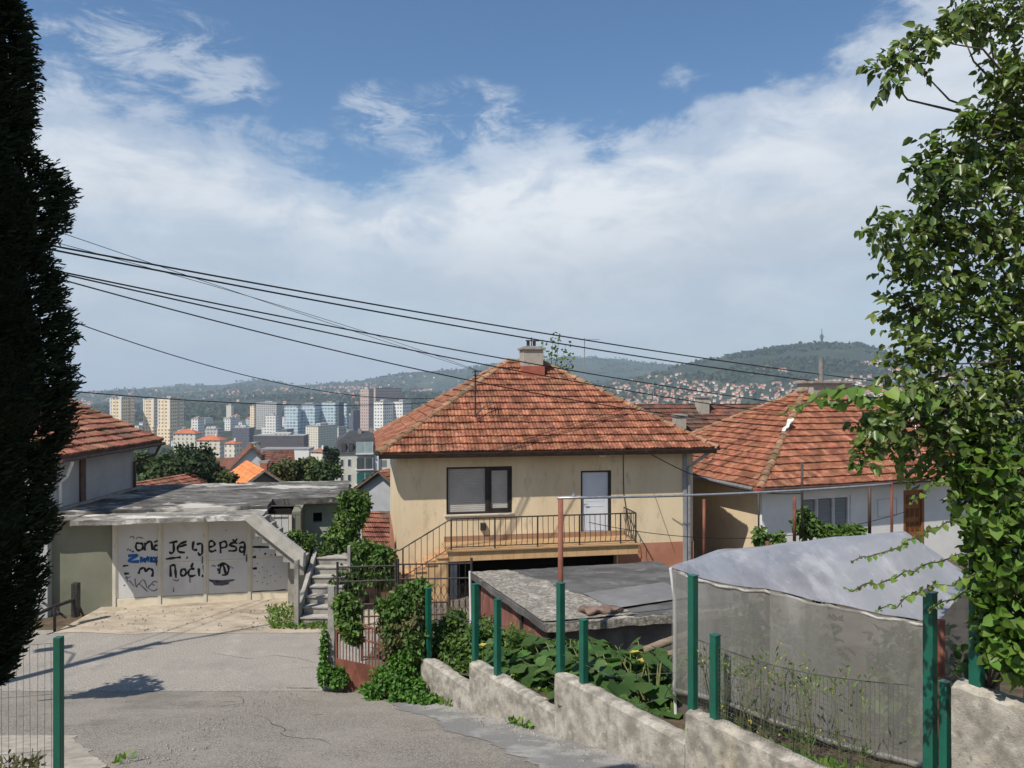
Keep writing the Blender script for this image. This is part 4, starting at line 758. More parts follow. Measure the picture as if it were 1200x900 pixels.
plain_w = M('plain_white_wall', [(.68, .66, .62), (.74, .72, .68)], .05, .8); flat_r = M('flat_grey_roof', [(.22, .22, .22), (.30, .30, .30)], .05, .9); red_r = M('far_red_roof', [(.40, .13, .07), (.48, .17, .09)], .08, .9); dull_r = M('far_dull_roof', [(.24, .11, .08), (.32, .16, .12)], .08, .9)
def block(name, label, u0, us, u1, yt, d, mat, th=30, base=None, group=None, stripes=None, top='flat', yb=None, cat='tower block'):
    """A block whose near upright edge is at us: lit face from u0 to us, shaded face from us to u1."""
    x = (us - 600) / 900 * d; az = math.atan2(x, d); c = math.cos(R(th)); s = math.sin(R(th)); k = d / math.cos(az) / 900 * math.cos(az) ** 2
    L1 = max(4, (us - u0) * k / c); L2 = max(4, (u1 - us) * k / s); gz = TZ(x, d) - 6 if base is None else base; zt = (450 - yt) / 900 * d; H = zt - gz
    t = thing(name, label, cat, (x, d, gz), -R(th) - az, group)
    MB().wb(-L1, 0, 0, L2, 0, H).build('wall', mat, t, local=True, fix=True)
    if top == 'flat':
        MB().wb(-L1 - .3, .3, -.3, L2 + .3, H + .02, H + .7).build('roof', flat_r, t, local=True)
        if L1 > 9 and H > 25: MB().wb(-L1 * .65, -L1 * .3, L2 * .3, L2 * .7, H + .72, H + 3.6).build('stair_head', fc_grey if mat is not fc_glass else flat_r, t, local=True)
    elif top == 'hip':
        o = .6; m = MB(); hh = min(L1, L2) * .28; i = min(L1, L2) / 2; a = [(-L1 - o, -o, H), (o, -o, H), (o, L2 + o, H), (-L1 - o, L2 + o, H)]
        b = [(-L1 + i, L2 / 2, H + hh), (-i, L2 / 2, H + hh)] if L1 >= L2 else [(-L1 / 2, i, H + hh), (-L1 / 2, L2 - i, H + hh)]
        fs = [(0, 1, 5, 4), (1, 2, 5), (2, 3, 4, 5), (3, 0, 4)] if L1 >= L2 else [(0, 1, 4), (1, 2, 5, 4), (2, 3, 5), (3, 0, 4, 5)]
        m.add(a + b, fs + [(3, 2, 1, 0)]).build('roof', red_r if stripes != 'dull' else dull_r, t, local=True)
        k = MB().wb(-L1 * .3 - .5, -L1 * .3 + .5, L2 * .4, L2 * .4 + 1, H + hh * .3, H + hh + 1.2).build('chimney', plain_w, t, local=True)
    if stripes == 'edge':                                       # pale full-height strips at the corners of the lit face, wider lower storeys
        for a in (-L1 - .4, -1.9, -L1 * .55): MB().wb(a, a + 2.3 if a != -L1 * .55 else a + 1.2, -.5, -.02, H * .35, H + 1.5).build('edge_strip', plain_w, t, local=True)
        MB().wb(-L1 - .9, .5, -.9, L2 * .5, 0, H * .42).build('lower_wall', fc_tan, t, local=True)
        MB().wb(-.6, .45, L2 * .6, L2 * .6 + 3, H * .4, H + 2).build('stair_strip', fc_grey, t, local=True)
    return t
B = block
B('tower_block', 'tan tower block standing alone, nearest the tiled roof edge', 129, 142, 158, 467, 1350, fc_tan, stripes='edge')
B('tower_block', 'tan tower block in the middle of the three striped ones', 168, 180, 187, 468, 1400, fc_tan, stripes='edge')
B('tower_block', 'tan tower block with the widest shaded side, third of the striped ones', 185, 199, 216, 467, 1300, fc_tan, stripes='edge')
B('apartment_block', 'white mid rise block right of the tan towers', 224, 232, 240, 491, 1500, fc_white)
B('tower_block', 'slim white tower standing alone on the valley floor', 265, 271, 274, 475, 2000, fc_cream)
B('apartment_block', 'small bright white block at the foot of the slim white tower', 263, 270, 275, 491, 1750, fc_white)
B('tower_block', 'narrow cream tower beside the wide grey slab block', 293, 298, 301, 476, 1900, fc_tan)
B('apartment_block', 'wide grey beige slab block with flat roof', 300, 324, 331, 472, 1800, fc_grey, th=20)
B('apartment_block', 'white block with dark top floor in front of the grey slab', 311, 323, 327, 487, 1450, fc_white, th=25)
B('office_block', 'pale blue glass office block with stepped top', 333, 349, 353, 476, 1600, fc_glass, th=22)
B('office_block', 'pale blue glass office block in the middle of three', 353, 369, 377, 474, 1620, fc_glass, th=24)
B('office_block', 'pale blue glass office block beside the black slab', 377, 393, 396, 472, 1640, fc_glass, th=20)
B('office_block', 'dark glass office slab rising behind the grey mid rise block', 394, 397, 407, 471, 1700, fc_dark)
B('office_block', 'thin blue grey upright slab next to the dark office slab', 403, 406, 409, 473, 1660, fc_glass)
B('office_block', 'dark green grey office block with white crown', 411, 414, 425, 481, 1550, fc_dark)
B('apartment_block', 'pale mid rise block with balconies and long shaded side', 358, 373, 396, 500, 1000, fc_cream, th=35, base=-95)
B('apartment_block', 'grey shaded block right of the balcony block', 394, 397, 406, 501, 1080, fc_grey, base=-96)
B('tower_block', 'pinkish tower with dark centre line, tallest on the right', 422, 432, 438, 456, 1500, fc_pink)
B('tower_block', 'broad greyish pink tower slab behind the pair of white towers', 432, 440, 472, 455, 1640, fc_pink, th=40)
B('tower_block', 'white tower with grey shaded side, left of the white pair', 438, 449, 461, 471, 1250, fc_white, th=35)
B('tower_block', 'white tower with grey shaded side, right of the white pair', 461, 472, 482, 471, 1270, fc_white, th=35)
B('long_building', 'long low dark purple building across the valley floor', 297, 356, 362, 511, 900, fc_brown, th=12, base=-96, cat='building')
B('apartment_block', 'dark block left of the long low purple building', 272, 292, 298, 502, 1000, fc_dark, th=25, base=-98)
B('apartment_block', 'grey white low block above the red roofed row', 240, 255, 262, 503, 1050, fc_grey, base=-98)
B('hall', 'long white roofed hall with a row of dark windows', 306, 362, 368, 527, 520, fc_white, th=14, base=-64, cat='building'); bpy.data.objects['hall'].children[1].data.materials[0] = plain_w
B('apartment_house', 'cream house with bright red hipped roof, leftmost of the row', 203, 229, 236, 508, 620, fc_cream, th=22, base=-70, top='hip', cat='building')
B('apartment_house', 'long cream house with red roof, middle of the row', 230, 258, 266, 516, 540, fc_cream, th=22, base=-62, top='hip', cat='building')
B('apartment_house', 'cream house with red roof beside the dark roofed houses', 263, 275, 284, 520, 500, fc_cream, th=35, base=-60, top='hip', cat='building')
B('apartment_house', 'house with dull brown roof behind the bushy trees', 364, 378, 388, 530, 420, fc_cream, th=35, base=-60, top='hip', stripes='dull', cat='building')
B('apartment_house', 'small yellow house wall beside the long purple building', 294, 299, 305, 520, 480, fc_tan, th=35, base=-62, top='flat', cat='building')
# the many small blocks that nothing tells apart
for i in range(64):
    u = random.uniform(100, 470); d = random.uniform(1250, 2350); w = random.uniform(5, 13); h = random.uniform(9, 22) if random.random() < .8 else random.uniform(22, 34); x = (u - 600) / 900 * d
    B('city_block', 'small pale city block among the crowded buildings on the valley floor', u - w * .6, u, u + w * random.uniform(.3, .8), 450 - (TZ(x, d) + h) / d * 900, d, random.choice([fc_white, fc_grey, fc_white, fc_cream, fc_dark, fc_glass]), th=random.uniform(18, 45), group='small blocks on the valley floor', top=random.choice(['flat', 'flat', 'hip']), cat='building')
for i in range(26):
    u = random.uniform(190, 430); d = random.uniform(300, 850); w = random.uniform(5000, 8500) / d; x = (u - 600) / 900 * d; h = random.uniform(5, 8)
    B('valley_house', 'small red roofed house half hidden among trees on the lower slope', u - w * .6, u, u + w * .5, 450 - (TZ(x, d) + h) / d * 900, d, random.choice([fc_cream, fc_white, fc_grey]), th=random.uniform(20, 50), group='red roofed houses on the lower slope', top='hip', stripes=random.choice(['', 'dull']), cat='house')

# houses on the far hillsides: 290 individual ones, the rest of the mass as one object
def hill_house_mesh(wall, roof):
    m = MB(); m.wb(-5, 5, -4.5, 4.5, -6, 6.5); m.v += [(-5.6, -5.2, 6.2), (5.6, -5.2, 6.2), (5.6, 5.2, 6.2), (-5.6, 5.2, 6.2), (-5.6, 0, 9.8), (5.6, 0, 9.8)]; m.f += [(8, 9, 13, 12), (10, 11, 12, 13), (8, 12, 11), (9, 10, 13), (11, 10, 9, 8)]
    o = m.build('hillside_house', [wall, roof], local=True)
    for p in list(o.data.polygons)[6:]: p.material_index = 1
    return o
HW = [M('hill_wall_white', [(.72, .70, .66), (.78, .76, .72)], .05), M('hill_wall_cream', [(.60, .54, .45), (.66, .60, .5)], .05)]
protos = [hill_house_mesh(HW[0], red_r), hill_house_mesh(HW[1], red_r), hill_house_mesh(HW[0], dull_r), hill_house_mesh(HW[1], dull_r)]
spots = []
def hill_spot(zone):
    for _ in range(60):
        if zone == 'hum':
            u = random.uniform(640, 1150); d = random.triangular(2150, 3500, 2500); x = (u - 600) / 900 * d; y = 450 - TZ(x, d) / d * 900
            cl = noise.noise(Vector((u * .022, y * .07, 3))); lim = np.interp(u, [640, 700, 780, 860, 940, 1000, 1150], [446, 437, 440, 452, 448, 440, 440])
            if (y > lim and cl > -.5) or (y > 420 and u > 860 and cl > .32) or (u < 830 and y > 432 and cl > .1): return x, d
        elif zone == 'left':
            u = random.uniform(60, 560); d = random.triangular(2500, 6400, 5200); x = (u - 600) / 900 * d; y = 450 - TZ(x, d) / d * 900
            if noise.noise(Vector((u * .05, y * .25, 8))) + random.uniform(-.2, .2) > (-.1 if 330 < u < 460 else .16): return x, d
    return None
n_mass = MB(); mass_i = []
labels = {'hum': 'tiny red roofed house in the crowd on the slope below the tower hill', 'left': 'tiny pale house dotted on the far hazy ridge behind the towers'}
for zone, n_one, n_rest in (('hum', 205, 1300), ('left', 85, 700)):
    for i in range(n_one + n_rest):
        s = hill_spot(zone)
        if not s: continue
        x, y = s; z = TZ(x, y); k = random.uniform(.6, 1.1) * (.95 if zone == 'hum' else 1.15); rz = random.uniform(-.6, .6)
        if i < n_one:
            o = protos[random.randrange(4)].copy(); COL.objects.link(o); o.location = (x, y, z); o.rotation_euler = (0, 0, rz); o.scale = (k, k, k); tag(o, labels[zone], 'house', 'houses on the tower hill' if zone == 'hum' else 'houses on the far ridge')
        else:
            me = protos[0].data; c, sn = math.cos(rz), math.sin(rz); nf = len(n_mass.f); n_mass.add([(x + (v.co.x * c - v.co.y * sn) * k, y + (v.co.x * sn + v.co.y * c) * k, z + v.co.z * k) for v in me.vertices], [tuple(p.vertices) for p in me.polygons]); w = random.random() < .5; r = random.random() < .6
            mass_i += [0 if w else 1] * 6 + [2 if r else 3] * (len(me.polygons) - 6)
o = tag(n_mass.build('hillside_houses', [HW[0], HW[1], red_r, dull_r], fix=False), kind='stuff')
for p, i in zip(o.data.polygons, mass_i): p.material_index = i
for p in protos: bpy.data.objects.remove(p)
# relay tower on the hill
def relay_tower():
    d = 3600; c = P(963, 402, d); t = thing('relay_tower', 'round headed relay tower on top of the forested hill', 'tower', c + Vector((0, 0, -4)))
    MB().tube([c - Vector((0, 0, 6)), c + Vector((0, 0, 18))], [6, 5], 10).build('shaft', M('dark_tower_concrete', [(.07, .07, .07), (.1, .1, .1)], .1, .9), t); m = MB()
    for z, r in ((16, 6), (22, 9.5), (29, 11), (35, 8)): m.tube([c + Vector((0, 0, z)), c + Vector((0, 0, z + 3.4))], [r, r * .96], 14)
    m.tube([c + Vector((0, 0, 16)), c + Vector((0, 0, 40))], 5, 10); m.build('platform', MATS['dark_tower_concrete'], t); MB().tube([c + Vector((0, 0, 38)), c + Vector((0, 0, 68))], [2.4, 1.2], 6).build('mast', MATS['dark_tower_concrete'], t)
relay_tower()

# ------------------------------------------------------------------ trees below the road and woods on the lower slope
def tree(name, label, u, v, d, w, h, mat, n=2600, leaf=.36, group=None, seed=0, cat='tree'):
    c = P(u, v, d); rr = random.Random(seed); t = thing(name, label, cat, c - Vector((0, 0, h * .9)), 0, group)
    cs = []
    for i in range(9): a = rr.uniform(0, 6.28); q = rr.uniform(0, .55); cs.append(((c.x + math.cos(a) * q * w, c.y + math.sin(a) * q * w, c.z + rr.uniform(-.42, .42) * h), (w * rr.uniform(.24, .42), w * rr.uniform(.24, .42), h * rr.uniform(.2, .32))))
    m = MB(); b = c - Vector((0, 0, h * 1.3)); m.tube([b, c - Vector((0, 0, h * .3)), c + Vector((0, 0, h * .3))], [w * .06, w * .045, w * .015], 7)
    for q in cs[:6]: m.tube([c - Vector((0, 0, h * .35)), Vector(q[0])], [w * .025, w * .008], 5)
    m.build('trunk', tree_bark, t)
    Pt, D, Nn, S = blob(cs, n, leaf, shell=.35); leaves('crown', Pt, D, Nn, S, mat, t, HEART); return t
tree('tree', 'broad dark green tree left of the small red roof beyond the garage', 190, 552, 72, 4.2, 3.6, leaf_far, 3000, .34, seed=1)
tree('tree', 'tall bushy tree between the small red roof and the orange roof', 222, 552, 68, 3.6, 3.4, leaf_far2, 2600, .32, seed=2)
tree('conifer', 'dark pointed conifer left of the orange roof', 242, 548, 76, 2.4, 4.0, leaf_far2, 2200, .30, seed=3)
tree('tree', 'dark tree in front of the brown roofed low house', 262, 566, 74, 2.0, 1.8, leaf_far3, 1500, .30, seed=4)
tree('tree', 'big round olive green tree left of the modern cream apartment house', 352, 556, 92, 4.0, 3.4, leaf_far3, 2800, .38, seed=5)
tree('tree', 'leafy tree filling the gap before the modern cream apartment house', 378, 562, 84, 2.9, 3.0, leaf_far, 2200, .36, seed=6)
tree('tree', 'dark tree just right of the brick chimney stack', 328, 560, 96, 2.6, 2.8, leaf_far2, 1800, .36, seed=7)
tree('conifer', 'slim dark conifer beside the modern cream apartment house', 388, 538, 140, 1.9, 4.6, leaf_far2, 1200, .45, seed=8)
tree('tree', 'low tree right behind the garage at the creeper end', 400, 575, 60, 1.4, 1.3, leaf_far2, 1000, .24, seed=9)
tree('tree', 'pale leafed bush between roofs right of the garage', 168, 545, 84, 2.6, 2.6, leaf_far, 1500, .36, seed=10)
cs = []
for i in range(430):
    u = random.uniform(80, 1000); d = math.exp(random.uniform(math.log(110), math.log(1300))); x = (u - 600) / 900 * d; r = random.uniform(2.5, 5) * (1 + d / 900); cs.append(((x, d, TZ(x, d) + r * .6), (r, r, r * .9)))
Pt, D, Nn, S = blob(cs, 26000, 1.5, shell=.7); dist = np.clip(Pt[:, 1] / 300, .5, 3); S = S * dist
tag(leaves('woodland', Pt, D, Nn, S, leaf_far, None, HEART), kind='stuff')
# twig of a young tree growing behind the chimney
def roof_tree():
    c = P(648, 425, 29.5); t = thing('young_tree', 'thin young tree showing its top behind the main roof ridge', 'tree', c - Vector((0, 0, 3)))
    m = MB(); Pt = []; D = []
    for q in ((.0, 0, 1.05), (.55, .1, .75), (-.4, 0, .7), (.85, 0, .25), (.3, .2, 1.2)):
        a = c + Vector((-.2, 0, -2.5)); b = c + Vector(q) * .9; m.tube([a, a.lerp(b, .6) + Vector((0, 0, .1)), b], [.03, .015, .005], 5)
        for i in range(26): s = RNG.random(); p = a.lerp(b, .62 + .4 * s); Pt.append(np.array(p) + RNG.normal(size=3) * .10); D.append(RNG.normal(size=3) + np.array((0, 0, -.2)))
    m.build('trunk', tree_bark, t); Pt = np.array(Pt); leaves('crown', Pt, np.array(D), unit(RNG.normal(size=Pt.shape) + np.array((0, 0, .7))), RNG.uniform(.10, .2, len(Pt)), leaf_vine, t)
roof_tree()

# ------------------------------------------------------------------ stepped wall with the green fence posts
SEGS = [(14.5, 12.99, -5.13), (12.98, 11.0, -4.69), (10.99, 8.91, -4.13), (8.90, 6.43, -3.78), (6.417, 3.2, -2.50)]
wn = Vector((.83, .556, 0)) * .24
def ret_wall():
    t = thing('retaining_wall', 'stepped rough concrete wall climbing along the lane', 'wall', (2, 9.5, -5))
    for yf, yn, zt in SEGS:
        a = Vector((wall_x(yf), yf, LZ(yf) - .35)); b = Vector((wall_x(yn), yn, LZ(yn) - .35)); L = b - a; L.z = 0; n = int(L.length / .07)
        m = MB(); zb0 = a.z
        m.gbox(a, L, wn, (0, 0, 1), n, 5, 22)
        vs = []
        for x, y, z in m.v:
            p = (Vector((x, y, 0)) - Vector((a.x, a.y, 0))); s = max(0, min(1, p.dot(L) / L.length_squared)); k = z - zb0; bot = LZ(y) - .35
            q = p.dot(wn) / wn.length_squared
            chip = max(0, noise.noise(Vector((x * 2.3, y * 2.3, 2.1))) - .30) * .12 + .022 * noise.noise(Vector((x * 7, y * 7, 1))) + .012 * noise.noise(Vector((x * 19, y * 19, 1)))
            top = zt - chip - .035 * abs(q - .5) ** 2 * 4 - .02 * s
            lean = -.05 * k if q > .5 else .04 * (1 - k)
            vs.append((x - wn.x * lean, y - wn.y * lean, bot + (top - bot) * k))
        m.v = vs; m.build('wall_segment', conc_m, t, rough=(.005, 7), weld=True, smooth=False)
ret_wall()
def fence_post(u, vt, base, w=.085, name='post', parent=None, off=-.08):
    k = (u - 600) / 900; d = (8.204 + off) / (k + .669); x = k * d; zt = (450 - vt) / 900 * d; f = frame(x, d, .83, .556)
    m = MB().fb(f, -w / 2, w / 2, -w / 2, w / 2, base, zt); o = m.build(name, post_m, parent, bevel=.006); m = MB().fb(f, -w / 2 - .003, w / 2 + .003, -w / 2 - .003, w / 2 + .003, zt + .001, zt + .014); m.build('cap', post_m, o); return x, d
def fence_post_fixed(x, d, zt, base, w, parent):
    f = frame(x, d, .83, .556); return MB().fb(f, -w / 2, w / 2, -w / 2, w / 2, base, zt).build('post', post_m, parent, bevel=.006)
def fence():
    t = thing('garden_fence', 'row of green metal fence posts with fine wire mesh on the stepped wall', 'fence', (2, 9.5, -4.6))
    for u, vt, zb in ((502, 690, -5.3), (557, 685, -4.95), (583, 703, -4.95), (657, 684, -4.45), (684, 727, -4.45), (812, 675, -3.98), (838, 745, -3.98), (1090, 695, -3.98)): fence_post(u, vt, zb, .094 if u < 700 else .088, parent=t)
    fence_post(1107, 800, -4.0, .07, parent=t); fence_post(1145, 560, -2.75, .095, parent=t)
    m = MB(); d0, d1 = 8.92, 6.86; n = 56; r = .0019
    X = lambda y: wall_x(y) + .16
    top = lambda s: -2.97 + .28 * s - .10 * math.sin(math.pi * s)
    for i in range(n + 1): s = i / n; y = d0 + (d1 - d0) * s; m.tube([(X(y), y, -3.95), (X(y), y, top(s))], r, 3)
    for j in range(19):
        z = -3.95 + j * .05; m.tube([(X(d0 + (d1 - d0) * k / 12), d0 + (d1 - d0) * k / 12, min(z, top(k / 12)) + .004 * math.sin(k * 2.3 + j)) for k in range(13)], r, 3)
    m.tube([(X(d0 + (d1 - d0) * k / 12), d0 + (d1 - d0) * k / 12, top(k / 12)) for k in range(13)], .0065, 4); m.build('wire_mesh', M('dark_fence_wire', [(.04, .045, .042), (.08, .085, .08)], 9, .5), t, fix=False)
    m = MB()
    for z0, z1 in ((-4.0, -3.45), (-4.5, -3.7)):
        m.tube([(X(11.34), 11.34, z0 + .1), (X(10.2), 10.2, z0 + .12), (X(9.18), 9.18, z1)], .0035, 4)
    m.tube([(X(14.78), 14.78, -4.2), (X(13.3), 13.3, -4.1), (X(11.3), 11.3, -3.75)], .0035, 4); m.build('strand_wire', wire_m, t)
fence()

# ------------------------------------------------------------------ plastic greenhouse
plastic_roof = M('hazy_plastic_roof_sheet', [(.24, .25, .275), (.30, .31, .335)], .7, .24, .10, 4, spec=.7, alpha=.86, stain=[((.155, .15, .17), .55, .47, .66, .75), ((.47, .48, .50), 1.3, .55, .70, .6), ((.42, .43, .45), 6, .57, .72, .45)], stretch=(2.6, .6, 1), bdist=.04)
plastic_side = M('fold_shaded_clear_plastic', [(.25, .245, .23), (.35, .345, .325)], .9, .26, .40, 4, spec=.6, alpha=.50, stain=[((.12, .12, .095), .9, .47, .62, .75), ((.46, .46, .44), 1.2, .55, .68, .55)], stretch=(1.3, 1.3, .28), bdist=.06)  # upright pale and dark streaks paint the light and shade of folds
def greenhouse():
    A = Vector((2.2, 10.3, 0)); B_ = Vector((4.42, 8.08, 0)); C = Vector((6.26, 9.92, 0)); D = Vector((4.04, 12.14, 0)); zl, zb = -2.46, -4.55
    t = thing('greenhouse', 'homemade greenhouse of sagging clear plastic sheet behind the fence', 'greenhouse', ((A + C) / 2) + Vector((0, 0, -4.6)))
    def top(s, q):                                              # s along the front, q towards the back
        p = A + (B_ - A) * s + (D - A) * q; rid = .05 + .80 * (max(0, s) if s < .78 else max(0, .78 - (s - .78) * 2.4)); z = zl - .02 * s + rid * (1 - abs(2 * q - 1) ** 1.1)
        an = math.atan2(q - .5, (s - .78) * 1.4); z += .013 * abs(math.sin(an * 6.5 + noise.noise(Vector((s * 3, q * 3, 9))) * 1.2)) * min(1, math.hypot(q - .5, s - .78) * 3.5) - .01
        z -= .24 * max(0, q - .45); z += .014 * noise.noise(Vector((s * 3, q * 3, 1))) + .010 * noise.noise(Vector((s * 9, q * 4, 5))) + .004 * abs(math.sin(s * 9.5)) * (1 - abs(2 * q - 1)); z -= .05 * math.sin(math.pi * min(1, s * 2.5)) * (1 - q) ** 3
        return p + Vector((0, 0, z))
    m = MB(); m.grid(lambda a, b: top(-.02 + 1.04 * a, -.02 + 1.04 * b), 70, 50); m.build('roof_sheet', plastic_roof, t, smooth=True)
    m = MB(); nrm = Vector((-.707, -.707, 0))
    fold = lambda s, h: .035 * noise.noise(Vector((s * 8, h * 1.2, 3))) + .012 * noise.noise(Vector((s * 25, h * 2.5 + s * 6, 3))) + .04 * noise.noise(Vector((s * 2.2, h, 7)))
    def front(s, h):
        tp = top(s, -.02); p = Vector((tp.x, tp.y, 0)) + nrm * (.03 + fold(s, h)); z0 = -4.08 + .03 * math.sin(s * 7) + .05 * s; return Vector((p.x, p.y, z0 + (tp.z - .01 - z0) * h))
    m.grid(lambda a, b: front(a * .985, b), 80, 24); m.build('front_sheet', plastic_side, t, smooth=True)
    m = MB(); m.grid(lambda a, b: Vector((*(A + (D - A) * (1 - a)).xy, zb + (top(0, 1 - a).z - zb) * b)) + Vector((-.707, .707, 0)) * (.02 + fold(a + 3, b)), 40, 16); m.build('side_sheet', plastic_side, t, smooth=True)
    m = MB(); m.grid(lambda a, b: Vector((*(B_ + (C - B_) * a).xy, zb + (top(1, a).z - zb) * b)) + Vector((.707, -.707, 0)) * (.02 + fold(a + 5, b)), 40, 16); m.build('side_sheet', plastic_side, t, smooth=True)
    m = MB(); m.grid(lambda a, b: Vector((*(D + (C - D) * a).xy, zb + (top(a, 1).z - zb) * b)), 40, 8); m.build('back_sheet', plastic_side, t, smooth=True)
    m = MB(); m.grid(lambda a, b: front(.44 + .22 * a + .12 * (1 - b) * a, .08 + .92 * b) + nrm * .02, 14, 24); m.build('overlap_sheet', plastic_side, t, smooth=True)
    m = MB(); m.tube([top(k / 24, -.025) + Vector((0, 0, -.035 + .012 * math.sin(k * 2.1))) for k in range(25)], [.012 + .012 * abs(math.sin(k * 1.7)) for k in range(25)], 7); m.build('rolled_edge', M('grimy_white_plastic', [(.32, .31, .29), (.46, .45, .42)], 5, .5, stain=[((.16, .14, .12), 6, .5, .62, .8)]), t, smooth=True)
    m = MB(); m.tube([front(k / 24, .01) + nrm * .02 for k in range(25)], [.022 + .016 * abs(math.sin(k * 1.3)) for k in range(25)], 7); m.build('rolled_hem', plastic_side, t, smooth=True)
    m = MB(); m.box(A + Vector((0, 0, zb - .1)), B_ - A, (.02, .02, 0), (0, 0, .66)); m.build('base_board', M('dark_damp_board', [(.06, .055, .045), (.10, .09, .075)], 4, .9, .3), t)
    m = MB(); q = A + Vector((-.05, -.03, 0)); m.tube([q + Vector((-.03, 0, zl + .0)), q + Vector((.03, .0, -2.9)), q + Vector((.03, 0, -3.95)), q + Vector((.02, 0, -4.02)), q + Vector((.05, 0, -4.6))], .022, 8); m.build('pole', pvc_m, t)
    m = MB(); m.tube([Vector((4.46, 7.98, -2.45)), Vector((4.44, 7.98, -4.6))], .04, 8); m.build('pole', rust_m, t)
    for p in (C, D):
        MB().tube([p + Vector((0, 0, -4.6)), p + Vector((0, 0, zl - .03))], .035, 8).build('pole', rust_m, t)
    m = MB()
    for s in (.33, .66, .98): m.tube([top(s, k / 10) - Vector((0, 0, .03)) for k in range(11)], .014, 6)
    m.tube([top(k / 10, .5) - Vector((0, 0, .03)) for k in range(11)], .016, 6); m.build('roof_hoop', galv_m, t)
greenhouse()
def tomato(x, y, i, label):
    t = thing('tomato_plant', label, 'plant', (x, y, -4.4)); m = MB()
    m.tube([(x, y, -4.45), (x + .03, y, -3.6), (x, y + .03, -2.9)], [.014, .01, .005], 5); m.build('stem', stem_m, t)
    Pt, D, Nn, S = blob([((x, y, -3.5), (.38, .38, .75))], 320, .14, shell=.2); leaves('foliage', Pt, D, Nn, S, leaf_ivy, t)
tomato(4.55, 9.0, 0, 'dark green climbing plant showing through the plastic near its right end'); tomato(3.9, 10.0, 1, 'shadowy plant seen through the middle of the greenhouse plastic'); tomato(3.2, 10.25, 2, 'dim plant seen through the left part of the greenhouse plastic'); tomato(4.85, 8.7, 3, 'dim plant inside the plastic right beside the tall green post')

# ------------------------------------------------------------------ flat shed, rusty pipe frame, yard fences
def shed():
    Nn = Vector((.66, 14.8, 0)); FL = Vector((-.93, 18.65, 0)); R_ = Vector((5.3, 16.0, 0)) - Nn; L = FL - Nn; zt = -4.60
    t = thing('shed', 'low shed with flat patched roof and peeling red plank wall', 'shed', Nn + (L + R_) / 2 + Vector((0, 0, -6.1)))
    ins = lambda a, b, z: Nn + R_ * a + L * b + Vector((0, 0, z))
    m = MB(); m.gbox(ins(-.015, -.02, zt - .13), R_ * 1.03, L * 1.04, (0, 0, .13), 46, 40, 2)
    ro = m.build('roof', tar_m, t, rough=(.025, 1.7), weld=True)
    m = MB(); edge = lambda b: .40 - .22 * b + .06 * noise.noise(Vector((b * 5, 1, 1))) + .02 * noise.noise(Vector((b * 22, 4, 1)))
    m.grid(lambda a, b: ins(-.012 + (edge(b) + .012) * a, .0 + 1.01 * b, zt + .032 + .015 * noise.noise(Vector((a * 5, b * 7, 2)))), 24, 40); m.build('mortar_skim', gravel_m, ro, fix=False)
    m = MB(); m.grid(lambda a, b: ins(.33 + .45 * a, .10 + .30 * b + .1 * a, zt + .045), 12, 8); m.build('felt_patch', M('smooth_grey_felt', [(.15, .15, .148), (.20, .20, .198)], 1, .85, .2, stain=[((.3, .29, .28), 1.5, .55, .7, .6)]), ro, fix=False)
    m = MB(); m.gbox(ins(-.01, -.03, zt - .16), R_ * 1.02, L * .025, (0, 0, .16), 50, 2, 3); m.build('roof_edge', gravel_m, ro, rough=(.03, 2.6), weld=True)
    m = MB(); m.gbox(ins(.18, .02, zt + .03), R_ * .16, L * .09, (0, 0, .09), 14, 8, 2); m.build('rag', M('crumpled_brown_tarp', [(.14, .09, .075), (.22, .15, .12)], 4, .8, .3), ro, rough=(.10, 2.8), weld=True, smooth=True)
    k = MB(); e = .012
    for i in range(3):
        b0 = .03 + i * .31; k = MB(); k.box(ins(.02, b0, -6.3), L * .295, R_ * .012, (0, 0, 1.56)); k.build('plank_panel', rustdoor_m, t, bevel=.008)
    for b in (.0, .325, .635, .945): MB().box(ins(.012, b, -6.3), L * .022, R_ * .022, (0, 0, 1.57)).build('frame_post', dark_metal, t)
    k = MB(); k.box(ins(.035, .02, -6.3), R_ * .95, L * .02, (0, 0, 1.57)); k.build('front_wall', M('grey_cracked_plaster', [(.10, .095, .09), (.17, .16, .15)], 2, .95, .4, stain=[((.36, .34, .3), 1.8, .56, .66, .8)]), t)
    k = MB(); k.box(ins(.95, .05, -6.3), R_ * .03, L * .9, (0, 0, 1.57)); k.box(ins(.035, .95, -6.3), R_ * .95, L * .02, (0, 0, 1.57)); k.build('wall', green_m, t)
    k = MB(); k.tube([ins(-.02, 1.0, zt + .06), ins(-.02, .98, zt - 1.5)], .03); k.build('downpipe', pvc_m, t)
shed()
def beams():
    for i, (a, b) in enumerate(((P(742, 768, 13.2), P(812, 742, 13.6)), (P(736, 778, 12.8), P(815, 762, 13.1)))):
        m = MB(); m.tube([a, a.lerp(b, .5) + Vector((0, .02, .01)), b], .075, 8); tag(m.build('log', M('bare_old_timber', [(.17, .135, .095), (.25, .20, .145)], 6, .9, .4, stretch=(.3, 3, 3)), smooth=True), ('upper', 'lower')[i] + ' of the two bare timber logs lying behind the squash leaves', 'log')
beams()
